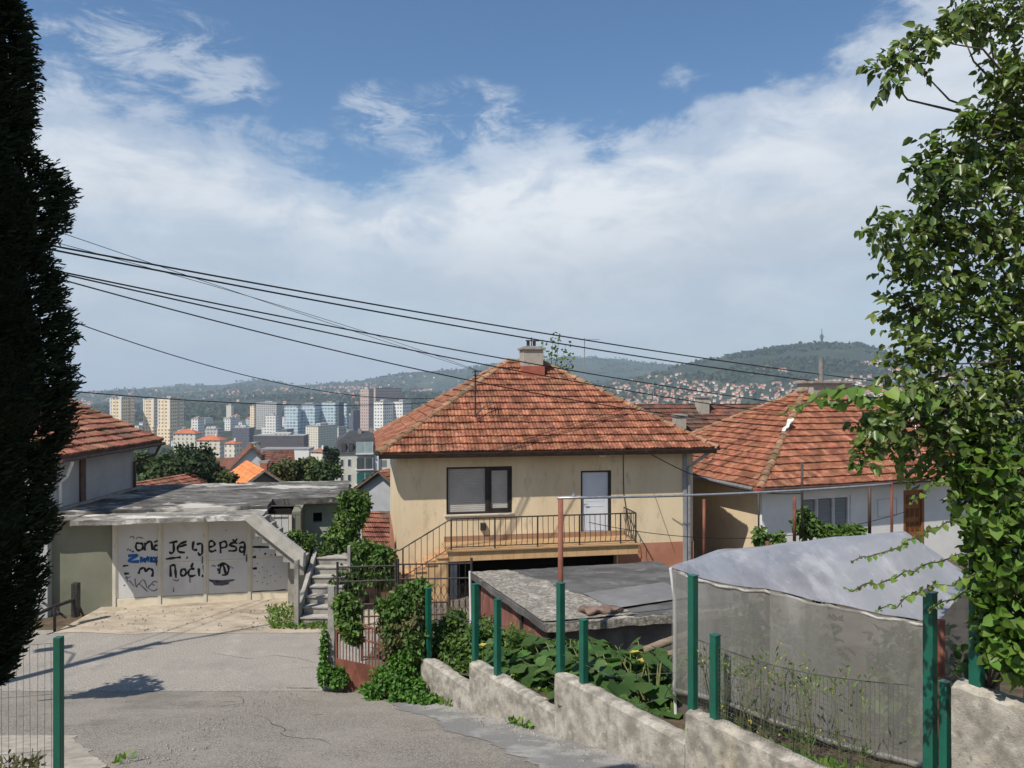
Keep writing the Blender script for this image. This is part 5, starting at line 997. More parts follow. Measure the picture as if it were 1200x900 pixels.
def pipe_frame():
    top = P(657, 585, 13.9); t = thing('pipe_frame', 'rusty upright pipe carrying a long galvanised pipe over the shed', 'pipe', Vector((top.x, top.y, -5.4)))
    m = MB(); m.tube([Vector((top.x + .02, top.y, -5.6)), Vector((top.x, top.y, -3.8)), top], .048, 8); m.build('post', rust_m, t, smooth=True)
    m = MB(); a = top + Vector((-.06, 0, .02)); b = P(1045, 567, 16.2); m.tube([a.lerp(b, k / 12) + Vector((0, 0, -.06 * math.sin(math.pi * k / 12))) for k in range(13)], .024, 8); m.build('crossbar', galv_m, t, smooth=True)
    MB().tube([Vector((b.x, b.y, -4.6)), b], .03, 8).build('far_post', rust_m, t)
pipe_frame()
def yard_post(u, v0, v1, d, r, mat, label, curve=0):
    a, b = P(u, v0, d), P(u, v1, d); m = MB(); m.tube([b, (a + b) / 2 + Vector((curve, 0, 0)), a], r, 8); tag(m.build('post', mat, smooth=True), label, 'post')
yard_post(825, 585, 668, 20.5, .04, rust_m, 'thin red rusty post in the shade beside the ochre house corner')
yard_post(889, 578, 650, 22.5, .03, dark_metal, 'thin dark post under the corner of the right roof')
yard_post(931, 582, 634, 20, .045, rust_m, 'short rusty post with slanted top before the triple window')
yard_post(940, 541, 628, 21, .035, dark_metal, 'tall dark post rising above the eave before the triple window')
yard_post(1019, 571, 625, 22, .05, brown_metal, 'brown post between the triple window and the wooden door')
yard_post(1073, 490, 556, 27.4, .03, galv_m, 'thin aerial pole standing on the right tiled roof')
def iron_fence(name, label, a, b, zt0, zt1, zb0, zb1, mat, plate=0, n=16, cat='fence', mid=True, motif=False):
    a, b = Vector(a), Vector(b); t = thing(name, label, cat, Vector((*((a + b) / 2).xy, (zb0 + zb1) / 2))); pt = lambda s, k: a.lerp(b, s) + Vector((0, 0, (zb0 + (zb1 - zb0) * s) + ((zt0 + (zt1 - zt0) * s) - (zb0 + (zb1 - zb0) * s)) * k))
    m = MB()
    for k in (1, .78, .06) if mid else (1, .06): m.tube([pt(0, k), pt(1, k)], .022, 6)
    m.build('rail', mat, t); m = MB()
    for i in range(1, n): m.tube([pt(i / n, .04), pt(i / n, 1 if i % 3 else 1.03)], .011, 5)
    if motif:
        for i in range(n):
            for s in (1, -1): m.tube([pt((i + .5 + s * (.5 - abs(j - 4) / 4 * .0 - .5 * math.cos(j / 8 * 6.283) * .9)) / n if False else (i + .5 + s * .45 * math.sin(j / 8 * 6.283 * 1)) / n, .30 + .4 * j / 8) for j in range(9)], .008, 4)
    m.build('bars', mat, t)
    for s in (0, 1): MB().tube([pt(s, 0) - Vector((0, 0, .2)), pt(s, 1.08)], .034, 6).build('post', mat, t)
    if plate:
        m = MB(); th = (b - a).normalized().cross(Vector((0, 0, 1))) * .012; p = [pt(0, .0), pt(1, .0), pt(1, plate), pt(0, plate)]; m.prism([q + th * 1.5 for q in p], th); m.build('kick_plate', mat, t)
    return t
iron_fence('gate', 'rusty brown iron gate with plate bottom half buried in creeper', (-3.50, 15.35, 0), (-1.72, 14.78, 0), -4.62, -5.05, -6.08, -6.02, rust_m, .42, 26, 'gate')
iron_fence('gate', 'black iron gate of the ochre house yard left of the stairs', (-4.25, 18.7, 0), (-2.85, 18.85, 0), -4.46, -4.46, -6.08, -6.08, dark_metal, 0, 11, 'gate')
iron_fence('fence', 'black iron fence section with curved motifs between gate and shed', (-2.8, 18.86, 0), (-1.0, 18.98, 0), -4.43, -4.43, -6.08, -6.08, dark_metal, 0, 12, motif=True)
iron_fence('fence', 'grey tubular fence panel with round cornered frames above the rusty gate', (-3.3, 16.9, 0), (-1.4, 17.1, 0), -4.85, -4.85, -6.08, -6.08, brown_metal, 0, 14)
m = MB(); m.gbox(P(384, 792, 15.35), (.13, 0, 0), (0, .13, 0), (0, 0, 1.78), 3, 3, 14); tag(m.build('gate_post', concs_m, rough=(.01, 4), weld=True), 'leaning grey concrete post at the left end of the rusty gate', 'post')

# ------------------------------------------------------------------ utility poles, lamp, cables
def poles():
    b = Vector((-13.0, 12.6, -5.44)); t = thing('utility_pole', 'wooden utility pole with street lamp beyond the dark cypress', 'pole', b)
    MB().tube([b, b + Vector((0, 0, 9.1))], [.16, .11], 10).build('shaft', tree_bark, t, smooth=True); m = MB()
    for z in (8.1, 8.7): m.tube([b + Vector((-.5, -.2, z)), b + Vector((.5, .2, z))], .035)
    m.build('cross_arm', galv_m, t); m = MB(); m.tube([b + Vector((0, 0, 6.4)), b + Vector((-.5, .5, 6.9)), b + Vector((-.9, .7, 6.9))], .03); m.box(b + Vector((-1.4, .6, 6.8)), (.62, .3, 0), (-.12, .22, 0), (0, 0, .14)); m.build('street_lamp', galv_m, t)
    b = Vector((19.5, 35.5, -6.5)); t = thing('utility_pole', 'far utility pole behind the leafy tree where the cables end', 'pole', b); MB().tube([b, b + Vector((0, 0, 8.0))], [.16, .11], 10).build('shaft', concs_m, t, smooth=True)
poles()
def cable(label, p0, pm, p1, d0, d1, r, p2=None):
    if p2:
        def at(v0):
            a, b = P(p0[0], v0, d0), P(*p1, d1)
            def par(u): k = (u - 600) / 900; return (a.x - k * a.y) / (k * (b.y - a.y) - (b.x - a.x))
            sm, s2 = par(pm[0]), par(p2[0]); q = a.lerp(b, sm); sg = (q.z - (450 - pm[1]) / 900 * q.y) / (4 * sm * (1 - sm)); q = a.lerp(b, s2); return 450 - 900 * (q.z - sg * 4 * s2 * (1 - s2)) / q.y
        l_, h_ = -200., 450.
        for _ in range(50):
            c_ = (l_ + h_) / 2
            if at(c_) < p2[1]: l_ = c_
            else: h_ = c_
        p0 = (p0[0], c_)
    a, b = P(*p0, d0), P(*p1, d1); lo, hi = 0., 1.
    for _ in range(40):
        s = (lo + hi) / 2; q = a.lerp(b, s)
        if 600 + 900 * q.x / q.y < pm[0]: lo = s
        else: hi = s
    q = a.lerp(b, s); sag = (q.z - (450 - pm[1]) / 900 * q.y) / (4 * s * (1 - s)); m = MB()
    m.tube([a.lerp(b, k / 40) - Vector((0, 0, sag * 4 * (k / 40) * (1 - k / 40))) for k in range(41)], r, 5); tag(m.build('cable', cable_m, smooth=True), label, 'cable', 'overhead cables')
cable('topmost of the thick black overhead cables crossing to the right tree', (-328, 213.7), (640, 391), (1040, 448), 12.6, 33, .020, (88, 293))
cable('second thick black overhead cable, just under the topmost one', (-328, 218), (640, 400), (1010, 453), 12.6, 32, .020, (88, 298))
cable('third thick black overhead cable, passing just above the chimney foot', (-328, 247), (600, 422), (960, 478), 12.6, 31, .017, (88, 322))
cable('fourth thick black overhead cable, crossing the chimney foot', (-328, 252), (603, 434), (940, 488), 12.6, 31, .017, (88, 324.5))
cable('lowest thick black overhead cable, sagging in front of the aerial mast', (-328, 249), (495, 434), (980, 502), 12.6, 30, .015, (88, 332))
cable('thin faint cable sloping steeply across the clouds to the roof', (20, 255), (300, 350), (560, 435), 20, 40, .010)
cable('second thin faint cable, just below the steep one', (20, 272), (260, 338), (575, 440), 20, 40, .010)
cable('thin grey cable crossing low over the towers toward the main roof', (-328, 262), (205, 417), (520, 466), 12.6, 32, .013, (88, 378))
cable('lowest cable, hanging almost level in front of the city towers', (-328, 405), (300, 473), (560, 466), 12.6, 34, .014, (90, 459))
cable('pale service cable drooping from the main eave to the right house', (756, 528), (830, 563), (940, 578), 22.8, 23.5, .016)
cable('dark slack wire hung along the yard posts before the right house', (690, 612), (890, 630), (1060, 600), 20, 22, .010)

# ------------------------------------------------------------------ creepers, garden plants, weeds
def creeper(name, label, cs, n, size, mat, stems=(), T=LEAF, shell=.6, cat='creeper', core=None, **k):
    c = np.mean([c for c, r in cs], axis=0); z = min(c[2] - r[2] for c, r in cs); t = thing(name, label, cat, (c[0], c[1], z)); cs2 = []
    for cc, r in cs:                                            # break every mass into uneven clumps
        cs2.append((cc, (r[0] * .78, r[1] * .78, r[2] * .78)))
        for _ in range(9): q = RNG.normal(size=3); q /= np.linalg.norm(q); f = RNG.uniform(.22, .46); cs2.append((tuple(np.array(cc) + q * np.array(r) * .85), (r[0] * f, r[1] * f, r[2] * f)))
    Pt, D, Nn, S = blob(cs2, int(n * 1.25), size, shell=shell * .7, **k); leaves('foliage', Pt, D, Nn, S, mat, t, T)
    m = MB()
    for c, r in cs: m.tube([Vector((c[0], c[1], z)), Vector(c) + Vector((r[0] * .2, 0, -r[2] * .3)), Vector(c) + Vector((-r[0] * .3, 0, r[2] * .6))], [.022, .014, .006], 5)
    m.build('stem', tree_bark, t); return t
E = lambda u, v, d, ru, rd, rv: (tuple(P(u, v, d)), (ru * d / 900, rd, rv * d / 900))
creeper('creeper', 'dense dark creeper climbing the end of the garage above the stairs', [E(408, 612, 22.3, 18, .5, 32), E(398, 645, 21.9, 16, .5, 25), E(424, 655, 21.6, 22, .6, 22), E(444, 664, 21.2, 16, .5, 22), E(420, 590, 23, 13, .5, 18), E(410, 680, 20.8, 20, .5, 18)], 5200, .15, leaf_ivy)
creeper('creeper', 'small bush of creeper hanging on the stair wall below the railing', [E(357, 634, 21.1, 12, .3, 10), E(345, 629, 21.1, 9, .3, 7), E(375, 644, 21.4, 14, .3, 9)], 700, .10, leaf_ivy)
creeper('creeper', 'leafy creeper clump covering the gate post end of the rusty gate', [E(406, 722, 15.3, 13, .22, 20), E(412, 740, 15.2, 12, .2, 14), E(400, 708, 15.4, 9, .2, 10)], 1500, .12, leaf_ivy)
creeper('creeper', 'large half dry creeper mound swallowing the right part of the rusty gate', [E(474, 708, 14.75, 22, .35, 20), E(462, 738, 14.75, 11, .25, 18), E(486, 742, 14.7, 18, .32, 34), E(490, 700, 14.8, 16, .3, 16), E(452, 712, 14.9, 9, .2, 10)], 4600, .11, leaf_dry if False else leaf_ivy, droop=.7)
creeper('creeper', 'drying brownish strands hanging from the creeper mound', [E(484, 738, 14.55, 17, .15, 36), E(462, 748, 14.6, 14, .12, 30), E(450, 742, 14.85, 9, .12, 18)], 800, .09, leaf_dry, droop=1.2)
creeper('ground_creeper', 'bright green ground creeper spilling over the lane before the wall end', [E(462, 792, 14.35, 26, .4, 14), E(480, 806, 14.1, 26, .35, 12), E(448, 808, 14.35, 22, .3, 10), E(500, 822, 13.75, 14, .2, 7), E(476, 775, 14.5, 18, .3, 16)], 3600, .085, leaf_ground, up=.9)
creeper('ground_creeper', 'small bright green clump at the foot of the concrete gate post', [E(387, 790, 15.2, 15, .25, 11), E(381, 762, 15.35, 5, .1, 26), E(396, 798, 15.1, 12, .2, 7)], 1000, .085, leaf_ground, up=.8)
creeper('shrub', 'leafy green shrub behind the fence left of the red shed wall', [E(532, 744, 15.2, 24, .5, 22), E(562, 748, 14.8, 20, .5, 20), E(520, 762, 14.9, 16, .4, 26), E(596, 756, 14.3, 18, .4, 16), E(550, 775, 14.2, 30, .4, 18)], 4600, .10, leaf_ivy, cat='shrub')
creeper('shrub', 'feathery yellow green weed clump before the red shed wall', [E(606, 752, 13.9, 14, .25, 22), E(620, 762, 13.6, 14, .25, 16)], 1500, .09, leaf_vine, T=BLADE, cat='shrub', shell=.2)
creeper('climber', 'dark leafed climber growing up before the triple window of the white house', [E(948, 618, 21.5, 20, .3, 12), E(975, 622, 21.5, 26, .3, 7), E(942, 606, 21.4, 8, .2, 12), E(1000, 621, 21.6, 14, .2, 6)], 1100, .15, leaf_ivy, cat='climber')
creeper('climber', 'thin climber with few leaves left of the triple window', [E(902, 634, 21, 14, .2, 6), E(889, 628, 21, 5, .15, 10), E(912, 631, 21, 6, .15, 6)], 260, .15, leaf_ivy, cat='climber')
def squash(x, y, z, n, rz, k):
    t = thing('squash_plant', 'broad leafed squash plant sprawling in the garden bed behind the wall', 'plant', (0, 0, 0), 0, 'squash plants in the garden bed'); rr = random.Random(int(x * 100)); Pt = []; D = []; Nn = []; S = []; m = MB()
    for i in range(n):
        a = rr.uniform(0, 6.28); r = rr.uniform(.05, .75) ** .8; h = rr.uniform(.2, .52) * (1.1 - r * .4); p = Vector((r * math.cos(a), r * math.sin(a), h)); m.tube([(p.x * .25, p.y * .25, 0), (p.x * .8, p.y * .8, h * .75), p], [.010, .008, .006], 5)
        for q in range(1): Pt.append(p); D.append((math.cos(a) + rr.uniform(-.5, .5), math.sin(a) + rr.uniform(-.5, .5), rr.uniform(-.5, -.05))); Nn.append((rr.uniform(-.5, .3), rr.uniform(-.6, .2), 1)); S.append(rr.uniform(.13, .24))
    m.build('stem', stem_m, t, local=True)
    ang = np.linspace(-2.75, 2.75, 13); rad = .62 * (1 + .13 * np.cos(ang * 5)) * (1 - .16 * (np.abs(ang) > 2.4)); ring = np.stack([rad * np.sin(ang), .42 + rad * np.cos(ang), .10 * np.abs(np.sin(ang)) + .03 * np.sin(ang * 7)], 1)
    T = np.concatenate([[(0, .12, -.03)], ring]); Pt = np.array([tuple(p) for p in Pt]); Dn = unit(np.array(D)); X = unit(np.cross(Dn, unit(np.array(Nn)))); Zn = np.cross(X, Dn); Sn = np.array(S)[:, None, None]
    V = (Pt[:, None] + Sn * (T[None, :, :1] * X[:, None] + T[None, :, 1:2] * Dn[:, None] + T[None, :, 2:] * Zn[:, None])).reshape(-1, 3); Q = np.concatenate([(np.arange(len(Pt)) * 14)[:, None] + np.array([[0, k, k + 1]]) for k in range(1, 13)])
    np_mesh('foliage', V, Q, leaf_squash, t, local=True, smooth=False); return t
pr = [squash(1.1, 2, 0, 40, 0, 1), squash(2.3, 1, 0, 32, 0, 1), squash(3.7, 5, 0, 36, 0, 1)]; first = {0, 1, 2}
def bedz(y): return -5.22 + .2 * (14 - y)
SQ = [(622, 13.4), (648, 13.0), (668, 12.8), (700, 11.9), (696, 12.5), (722, 12.2), (735, 11.3), (745, 12.0), (760, 12.7), (772, 11.7), (636, 13.9), (752, 10.9), (728, 13.1), (783, 12.6), (676, 12.3), (600, 14.3), (688, 13.4), (712, 11.5)]
for i, (u, d) in enumerate(SQ):
    o = pr[i % 3]; o = o if i < 3 else copy_tree(o); x = (u - 600) / 900 * d; o.location = (max(x, wall_x(d) + 1.35), d, bedz(d) - .02); o.rotation_euler = (0, 0, random.uniform(0, 6.28)); k = random.uniform(.95, 1.25); o.scale = (k, k, k)
def flower(u, v, d, label):
    c = P(u, v, d); t = thing('squash_flower', label, 'flower', c - Vector((0, 0, .3))); n = 6; a = np.arange(n) * 6.283 / n
    leaves('petal', np.tile(np.array(c), (n, 1)), np.stack([np.cos(a), np.sin(a), np.full(n, .55)], 1), np.tile((0., 0, 1.), (n, 1)), np.full(n, .11), flower_m, t); m = MB(); m.tube([c - Vector((0, 0, .3)), c], .007, 5); m.build('stem', stem_m, t)
flower(567, 758, 13.3, 'yellow squash flower among the shrub leaves left of the shed'); flower(745, 767, 11.8, 'uppermost yellow squash flower near the timber logs'); flower(754, 776, 11.6, 'pale yellow squash flower beside the uppermost one'); flower(717, 781, 11.5, 'yellow squash flower left of the other two on the bed')
def weed(label):
    t = thing('tall_weed', label, 'weed', (0, 0, 0), 0, 'tall weeds before the greenhouse'); m = MB(); Pt = []; D = []; fl = []
    for i in range(7):
        a = random.uniform(0, 6.28); h = random.uniform(.6, 1.25); r = h * random.uniform(.08, .3); tip = Vector((r * math.cos(a), r * math.sin(a), h)); mid = Vector((tip.x * .35, tip.y * .35, h * .6)); m.tube([(0, 0, 0), mid, tip], [.004, .003, .0015], 4)
        for k in range(5): s = random.uniform(.25, .95); p = Vector((0, 0, 0)).lerp(mid, s) if s < .5 else mid.lerp(tip, s * .9); b = p + Vector((random.uniform(-.14, .14), random.uniform(-.14, .14), random.uniform(.05, .16))); m.tube([p, b], .0016, 3); Pt += [p.lerp(b, .5), p.lerp(b, .9)]; D += [(b - p)] * 2; fl += [b] if random.random() < .22 else []
    m.build('stem', stem_m, t, local=True, fix=False); Pt = np.array([tuple(p) for p in Pt]); leaves('foliage', Pt, np.array([tuple(p) for p in D]), unit(RNG.normal(size=Pt.shape) + np.array((0, 0, .6))), RNG.uniform(.035, .07, len(Pt)), leaf_vine, t, T=BLADE * np.array((2.5, 1, 1)), local=True)
    Pt = np.repeat(np.array([tuple(p) for p in fl]), 4, 0); leaves('flower', Pt, RNG.normal(size=Pt.shape) + np.array((0, 0, .5)), unit(RNG.normal(size=Pt.shape) + np.array((0, 0, .8))), RNG.uniform(.014, .026, len(Pt)), flower_m, t, HEART, local=True); return t
wd = [weed('tall dry weed with tiny yellow flowers growing before the greenhouse sheet') for _ in range(3)]
for i, (u, d) in enumerate([(835, 9.15), (880, 8.75), (930, 8.3), (850, 9.1), (905, 8.55), (868, 8.95), (950, 8.15), (985, 8.0), (1010, 7.7), (893, 8.8), (940, 8.35)]):
    o = wd[i % 3] if i < 3 else copy_tree(wd[i % 3]); x = (u - 600) / 900 * d; o.location = (max(x, wall_x(d) + .28), d, bedz(d) + .02); o.rotation_euler = (0, 0, random.uniform(0, 6.28)); k = random.uniform(.75, 1.1); o.scale = (k, k, k)
# low weeds and crumbs nobody could count
Pt = []; 
def scatter(n, fn):
    for _ in range(n): Pt.append(fn())
def on_wall_back(): y = random.uniform(7.2, 9.3); return (wall_x(y) + random.uniform(.26, .65), y, bedz(y) + random.uniform(0, .10))
scatter(1100, on_wall_back)
def verge(): u = random.uniform(312, 352); d = random.uniform(19.5, 20.9); return ((u - 600) / 900 * d, d, -6.08 + max(0, random.gauss(.03, .05)))
scatter(420, verge)
def under_step(): u = random.uniform(318, 402); d = random.uniform(19.05, 19.4); return ((u - 600) / 900 * d, d, -6.08 + random.uniform(0, .07))
scatter(500, under_step)
def bed(): y = random.uniform(10.2, 14.2); return (wall_x(y) + random.uniform(.3, 3.2), y, bedz(y) + random.uniform(.0, .09))
scatter(2200, bed)
def kerb(): y = random.uniform(8.6, 9.7); return (-4.72 + random.gauss(0, .05) - .1 * (y - 8) / 4, y, LZ(y) + random.uniform(.01, .06))
scatter(14, kerb)
def wall_foot(): y = random.choice([random.uniform(11.4, 11.9), random.uniform(13.4, 13.9)]); return (wall_x(y) - random.uniform(.01, .10), y, LZ(y) + random.uniform(.01, .08))
scatter(120, wall_foot)
Pt = np.array(Pt); tag(leaves('ground_weeds', Pt, RNG.normal(size=Pt.shape) + np.array((0, 0, 1.0)), unit(RNG.normal(size=Pt.shape) + np.array((0, -.3, .6))), RNG.uniform(.05, .13, len(Pt)), leaf_vine, None, T=BLADE * np.array((2.6, 1, 1))), kind='stuff')
Pt = []; m = MB()
for _ in range(900):                                            # crumbs of mortar and pebbles on the ground
    z = random.random()
    if z < .15: d = random.uniform(18.9, 20.9); u = random.uniform(110, 335); x, y, g, s = (u - 600) / 900 * d, d, -6.08, random.uniform(.012, .05)
    else: y = random.uniform(8.6, 15); x = random.choice([random.uniform(-4.9, -3.9), wall_x(y) - abs(random.gauss(0, .35))]); g, s = LZ(y) + .01, random.uniform(.006, .025)
    c = Vector((x, y, g)); a = random.uniform(0, 3); m.add([c + Vector((math.cos(a + k * 2.09) * s, math.sin(a + k * 2.09) * s, 0)) for k in range(3)] + [c + Vector((0, 0, s * random.uniform(.6, 1.2)))], [(0, 1, 3), (1, 2, 3), (2, 0, 3)])
tag(m.build('rubble', concs_m, fix=False), kind='stuff')

# ------------------------------------------------------------------ left edge: cypress, added cypresses that shade it, wire fence, small shrub
def cypress(name_label, x, y, h0, h1, rad, n, seed, edge=None, sz=1.0):
    rng = np.random.default_rng(seed); t = thing('cypress', name_label, 'tree', (x, y, LZ(y)))
    if edge: KZ, KR = edge
    else: KZ, KR = [h0 + (h1 - h0) * q for q in (0, .06, .2, .45, .7, .88, 1)], [rad * q for q in (.35, .72, .95, 1, .8, .5, .06)]
    z = h0 + (h1 - h0) * rng.random(n); a = rng.random(n) * 6.283; R0 = np.interp(z, KZ, KR)
    lump = 1 + .05 * np.sin(z * 9 + np.sin(a * 2) * 2 + seed) + .04 * np.sin(z * 23 + a * 3)
    rr = R0 * lump * (.84 + .16 * rng.random(n) ** .6) - .03 + .04 * (rng.random(n) - .5); Pt = np.stack([x + np.cos(a) * rr, y + np.sin(a) * rr, z], 1); rad_d = np.stack([np.cos(a), np.sin(a), np.full(n, .45)], 1)
    PP = []; DD = []; SS = []
    for k in range(9):                                          # each spray fans out from its stalk
        s = (k - 4) / 4.; off = rng.normal(size=(n, 3)) * .25; tw = rng.normal(size=(n, 1)) * .6; side = np.stack([-np.sin(a), np.cos(a), tw[:, 0]], 1)
        PP.append(Pt + rad_d * (.010 * k) + rng.normal(size=(n, 3)) * .006); DD.append(rad_d + off + side * s * 1.1); SS.append(rng.uniform(.022, .048, n) * sz)
    PP, DD, SS = np.concatenate(PP), np.concatenate(DD), np.concatenate(SS); leaves('crown', PP, DD, unit(rng.normal(size=PP.shape)), SS, leaf_con, t, T=BLADE * np.array((1.6, 1, 1)))
    m = MB(); m.tube([(x, y, LZ(y) - .1), (x, y, h0 + (h1 - h0) * .5), (x, y, h1)], [.10, .07, .01], 8)
    m.build('trunk', tree_bark, t)
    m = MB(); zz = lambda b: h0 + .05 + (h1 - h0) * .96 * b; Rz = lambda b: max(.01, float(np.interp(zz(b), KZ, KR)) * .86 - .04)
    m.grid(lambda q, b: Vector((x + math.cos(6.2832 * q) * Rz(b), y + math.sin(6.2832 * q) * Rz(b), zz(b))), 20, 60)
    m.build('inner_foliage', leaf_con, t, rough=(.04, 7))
EV = [(-60, 26), (0, 33), (60, 45), (130, 50), (170, 42), (200, 70), (230, 86), (262, 80), (285, 64), (330, 74), (400, 86), (450, 96), (480, 92), (530, 76), (560, 64), (610, 74), (640, 66), (665, 50), (740, 52), (775, 40), (805, 18), (835, -10)]
EZ = [(450 - v) / 900 * 4.05 for v, u in EV][::-1]; ER = [(u - 600) / 900 * 4.05 + 3.02 - .135 for v, u in EV][::-1]
EZ += [3.4, 4.6]; ER += [.34, .04]
cypress('near dark cypress filling the left edge of the view', -3.02, 4.05, -1.74, 4.6, .75, 24000, 3, (EZ, ER))
cypress('added unseen cypress just behind the near one to shade it', -3.75, 3.1, -2.3, 5.4, .72, 3000, 5, None, 1.8)  # this and the next two are added out of view to shade the near cypress
cypress('added unseen cypress farther back to shade the near one', -3.9, 1.9, -2.2, 5.8, .75, 2200, 8, None, 2)
cypress('added unseen cypress beside the lane to shade the near one', -3.3, 2.4, -2.0, 6.2, .6, 2200, 9, None, 2)
def wire_fence():
    a = Vector((-3.66, 6.2, 0)); b = Vector((-6.6, 5.6, 0)); t = thing('wire_fence', 'wire mesh fence with green post in front of the street corner', 'fence', Vector((*a.xy, LZ(6.2)))); zt, zb = -2.04, -3.95
    MB().wb(a.x - .03, a.x + .03, a.y - .03, a.y + .03, zb, zt).build('post', post_m, t, bevel=.005); m = MB(); n = 58
    for i in range(1, n): p = a.lerp(b, i / n); w = .006 * math.sin(i * 1.9); m.tube([p + Vector((w, 0, zb)), p + Vector((-w, 0, zt - .05))], .0019, 3)
    for z in (zt - .05, -2.5, -2.95, -3.4, -3.8): m.tube([a + Vector((0, 0, z)), a.lerp(b, .5) + Vector((0, 0, z - .01)), b + Vector((0, 0, z))], .0024, 3)
    m.build('wire_mesh', wire_m, t, fix=False)
wire_fence()
creeper('shrub', 'small yellowish green shrub at the bottom left behind the wire fence', [((-4.25, 6.45, -3.35), (.34, .3, .30)), ((-4.55, 6.5, -3.5), (.3, .3, .3))], 1500, .06, leaf_dry, T=BLADE * np.array((2.2, 1, 1)), cat='shrub', shell=.2)

# ------------------------------------------------------------------ right edge: leafy tree and climbing vine
def right_tree():
    base = Vector((4.9, 7.2, -4.3)); t = thing('tree', 'large glossy leafed tree filling the right edge of the view', 'tree', base); m = MB()
    tr = [base, Vector((4.85, 7.0, -2)), Vector((4.7, 6.8, .3)), Vector((4.55, 6.6, 2.2)), Vector((4.4, 6.5, 4.2))]; m.tube(tr, [.15, .13, .10, .07, .02], 9)
    CL = [(1040, 88, 20, 6.0), (1062, 64, 26, 6.1), (1095, 48, 26, 6.2), (1128, 40, 30, 6.3), (1160, 30, 36, 6.4), (1205, 45, 50, 6.6), (1192, 92, 22, 6.2), (1135, 152, 20, 6.1), (1178, 150, 36, 6.4), (1225, 150, 70, 6.6), (1098, 190, 30, 6.2), (1100, 225, 34, 6.1), (1150, 220, 60, 6.5), (1220, 250, 80, 6.7),
          (1032, 272, 22, 6.0), (1058, 292, 32, 6.1), (1092, 290, 44, 6.2), (1140, 315, 62, 6.4), (1215, 350, 80, 6.6), (1068, 340, 36, 6.1), (1078, 378, 36, 6.2), (1122, 400, 64, 6.4), (1205, 430, 80, 6.6), (1066, 428, 28, 6.1), (1090, 452, 48, 6.2), (1144, 490, 66, 6.3), (1210, 520, 70, 6.4),
          (1056, 500, 36, 6.0), (1030, 512, 24, 5.9), (1014, 540, 14, 5.8), (1080, 520, 40, 6.1), (1118, 540, 46, 6.2), (1176, 580, 44, 6.2), (1160, 535, 50, 6.2), (1105, 500, 40, 6.1), (1180, 470, 50, 6.3), (1175, 380, 50, 6.4), (1240, 600, 60, 6.3), (1195, 112, 34, 6.3), (1160, 185, 40, 6.3), (1205, 190, 44, 6.4), (1130, 260, 44, 6.2), (1185, 290, 50, 6.4), (1290, 120, 110, 7), (1300, 320, 120, 7), (1300, 520, 110, 7), (1250, -60, 110, 7), (1150, -50, 60, 6.6)]
    A = []; Dd = []; S = []
    for u, v, r, d in CL:
        c = P(u, v, d); rr = r * d / 900; j = min(range(len(tr)), key=lambda i: abs(tr[i].z - (c.z - .5))); jt = Vector(RNG.normal(size=3)) * .13; m.tube([tr[j], tr[j].lerp(c, .3) + jt * .6, tr[j].lerp(c, .65) + jt, c] if not (v > 440 and u < 1100) else [P(1130, 470, 6.2), P(1130, 470, 6.2).lerp(c, .35), P(1130, 470, 6.2).lerp(c, .7), c], [.020, .013, .008, .003], 5)
        n = int(44 + 245 * (rr / .35) ** 1.7); n = min(n, 500)
        nt = max(4, n // 9)
        for k in range(nt):                                     # twigs with alternating leaves
            q = RNG.normal(size=3); q /= np.linalg.norm(q); p0 = np.array(c) + q * rr * RNG.uniform(.1, .55) * np.array((1, 1.1, 1)); dr = q * .8 + np.array((-.25, -.1, .35)) + RNG.normal(size=3) * .4; dr /= np.linalg.norm(dr); L = rr * RNG.uniform(.5, .8) + .06
            if k % 2 == 0: m.tube([Vector(p0), Vector(p0 + dr * L * .5 + np.array((0, 0, -.01))), Vector(p0 + dr * L)], [.006, .004, .002], 4)
            for i in range(9): s = (i + 1) / 9; side = np.cross(dr, RNG.normal(size=3)); A.append(p0 + dr * L * s + RNG.normal(size=3) * .012); Dd.append(side / (np.linalg.norm(side) + 1e-6) * .9 + dr * .5 + np.array((0, 0, -.45))); S.append(RNG.uniform(.042, .105))
    m.build('trunk', tree_bark, t, smooth=True, fix=False); A = np.array(A); leaves('crown', A, np.array(Dd), unit(RNG.normal(size=A.shape) * .5 + np.array((-.25, -.45, .75))), np.array(S), leaf_pear, t, LEAF)
right_tree()
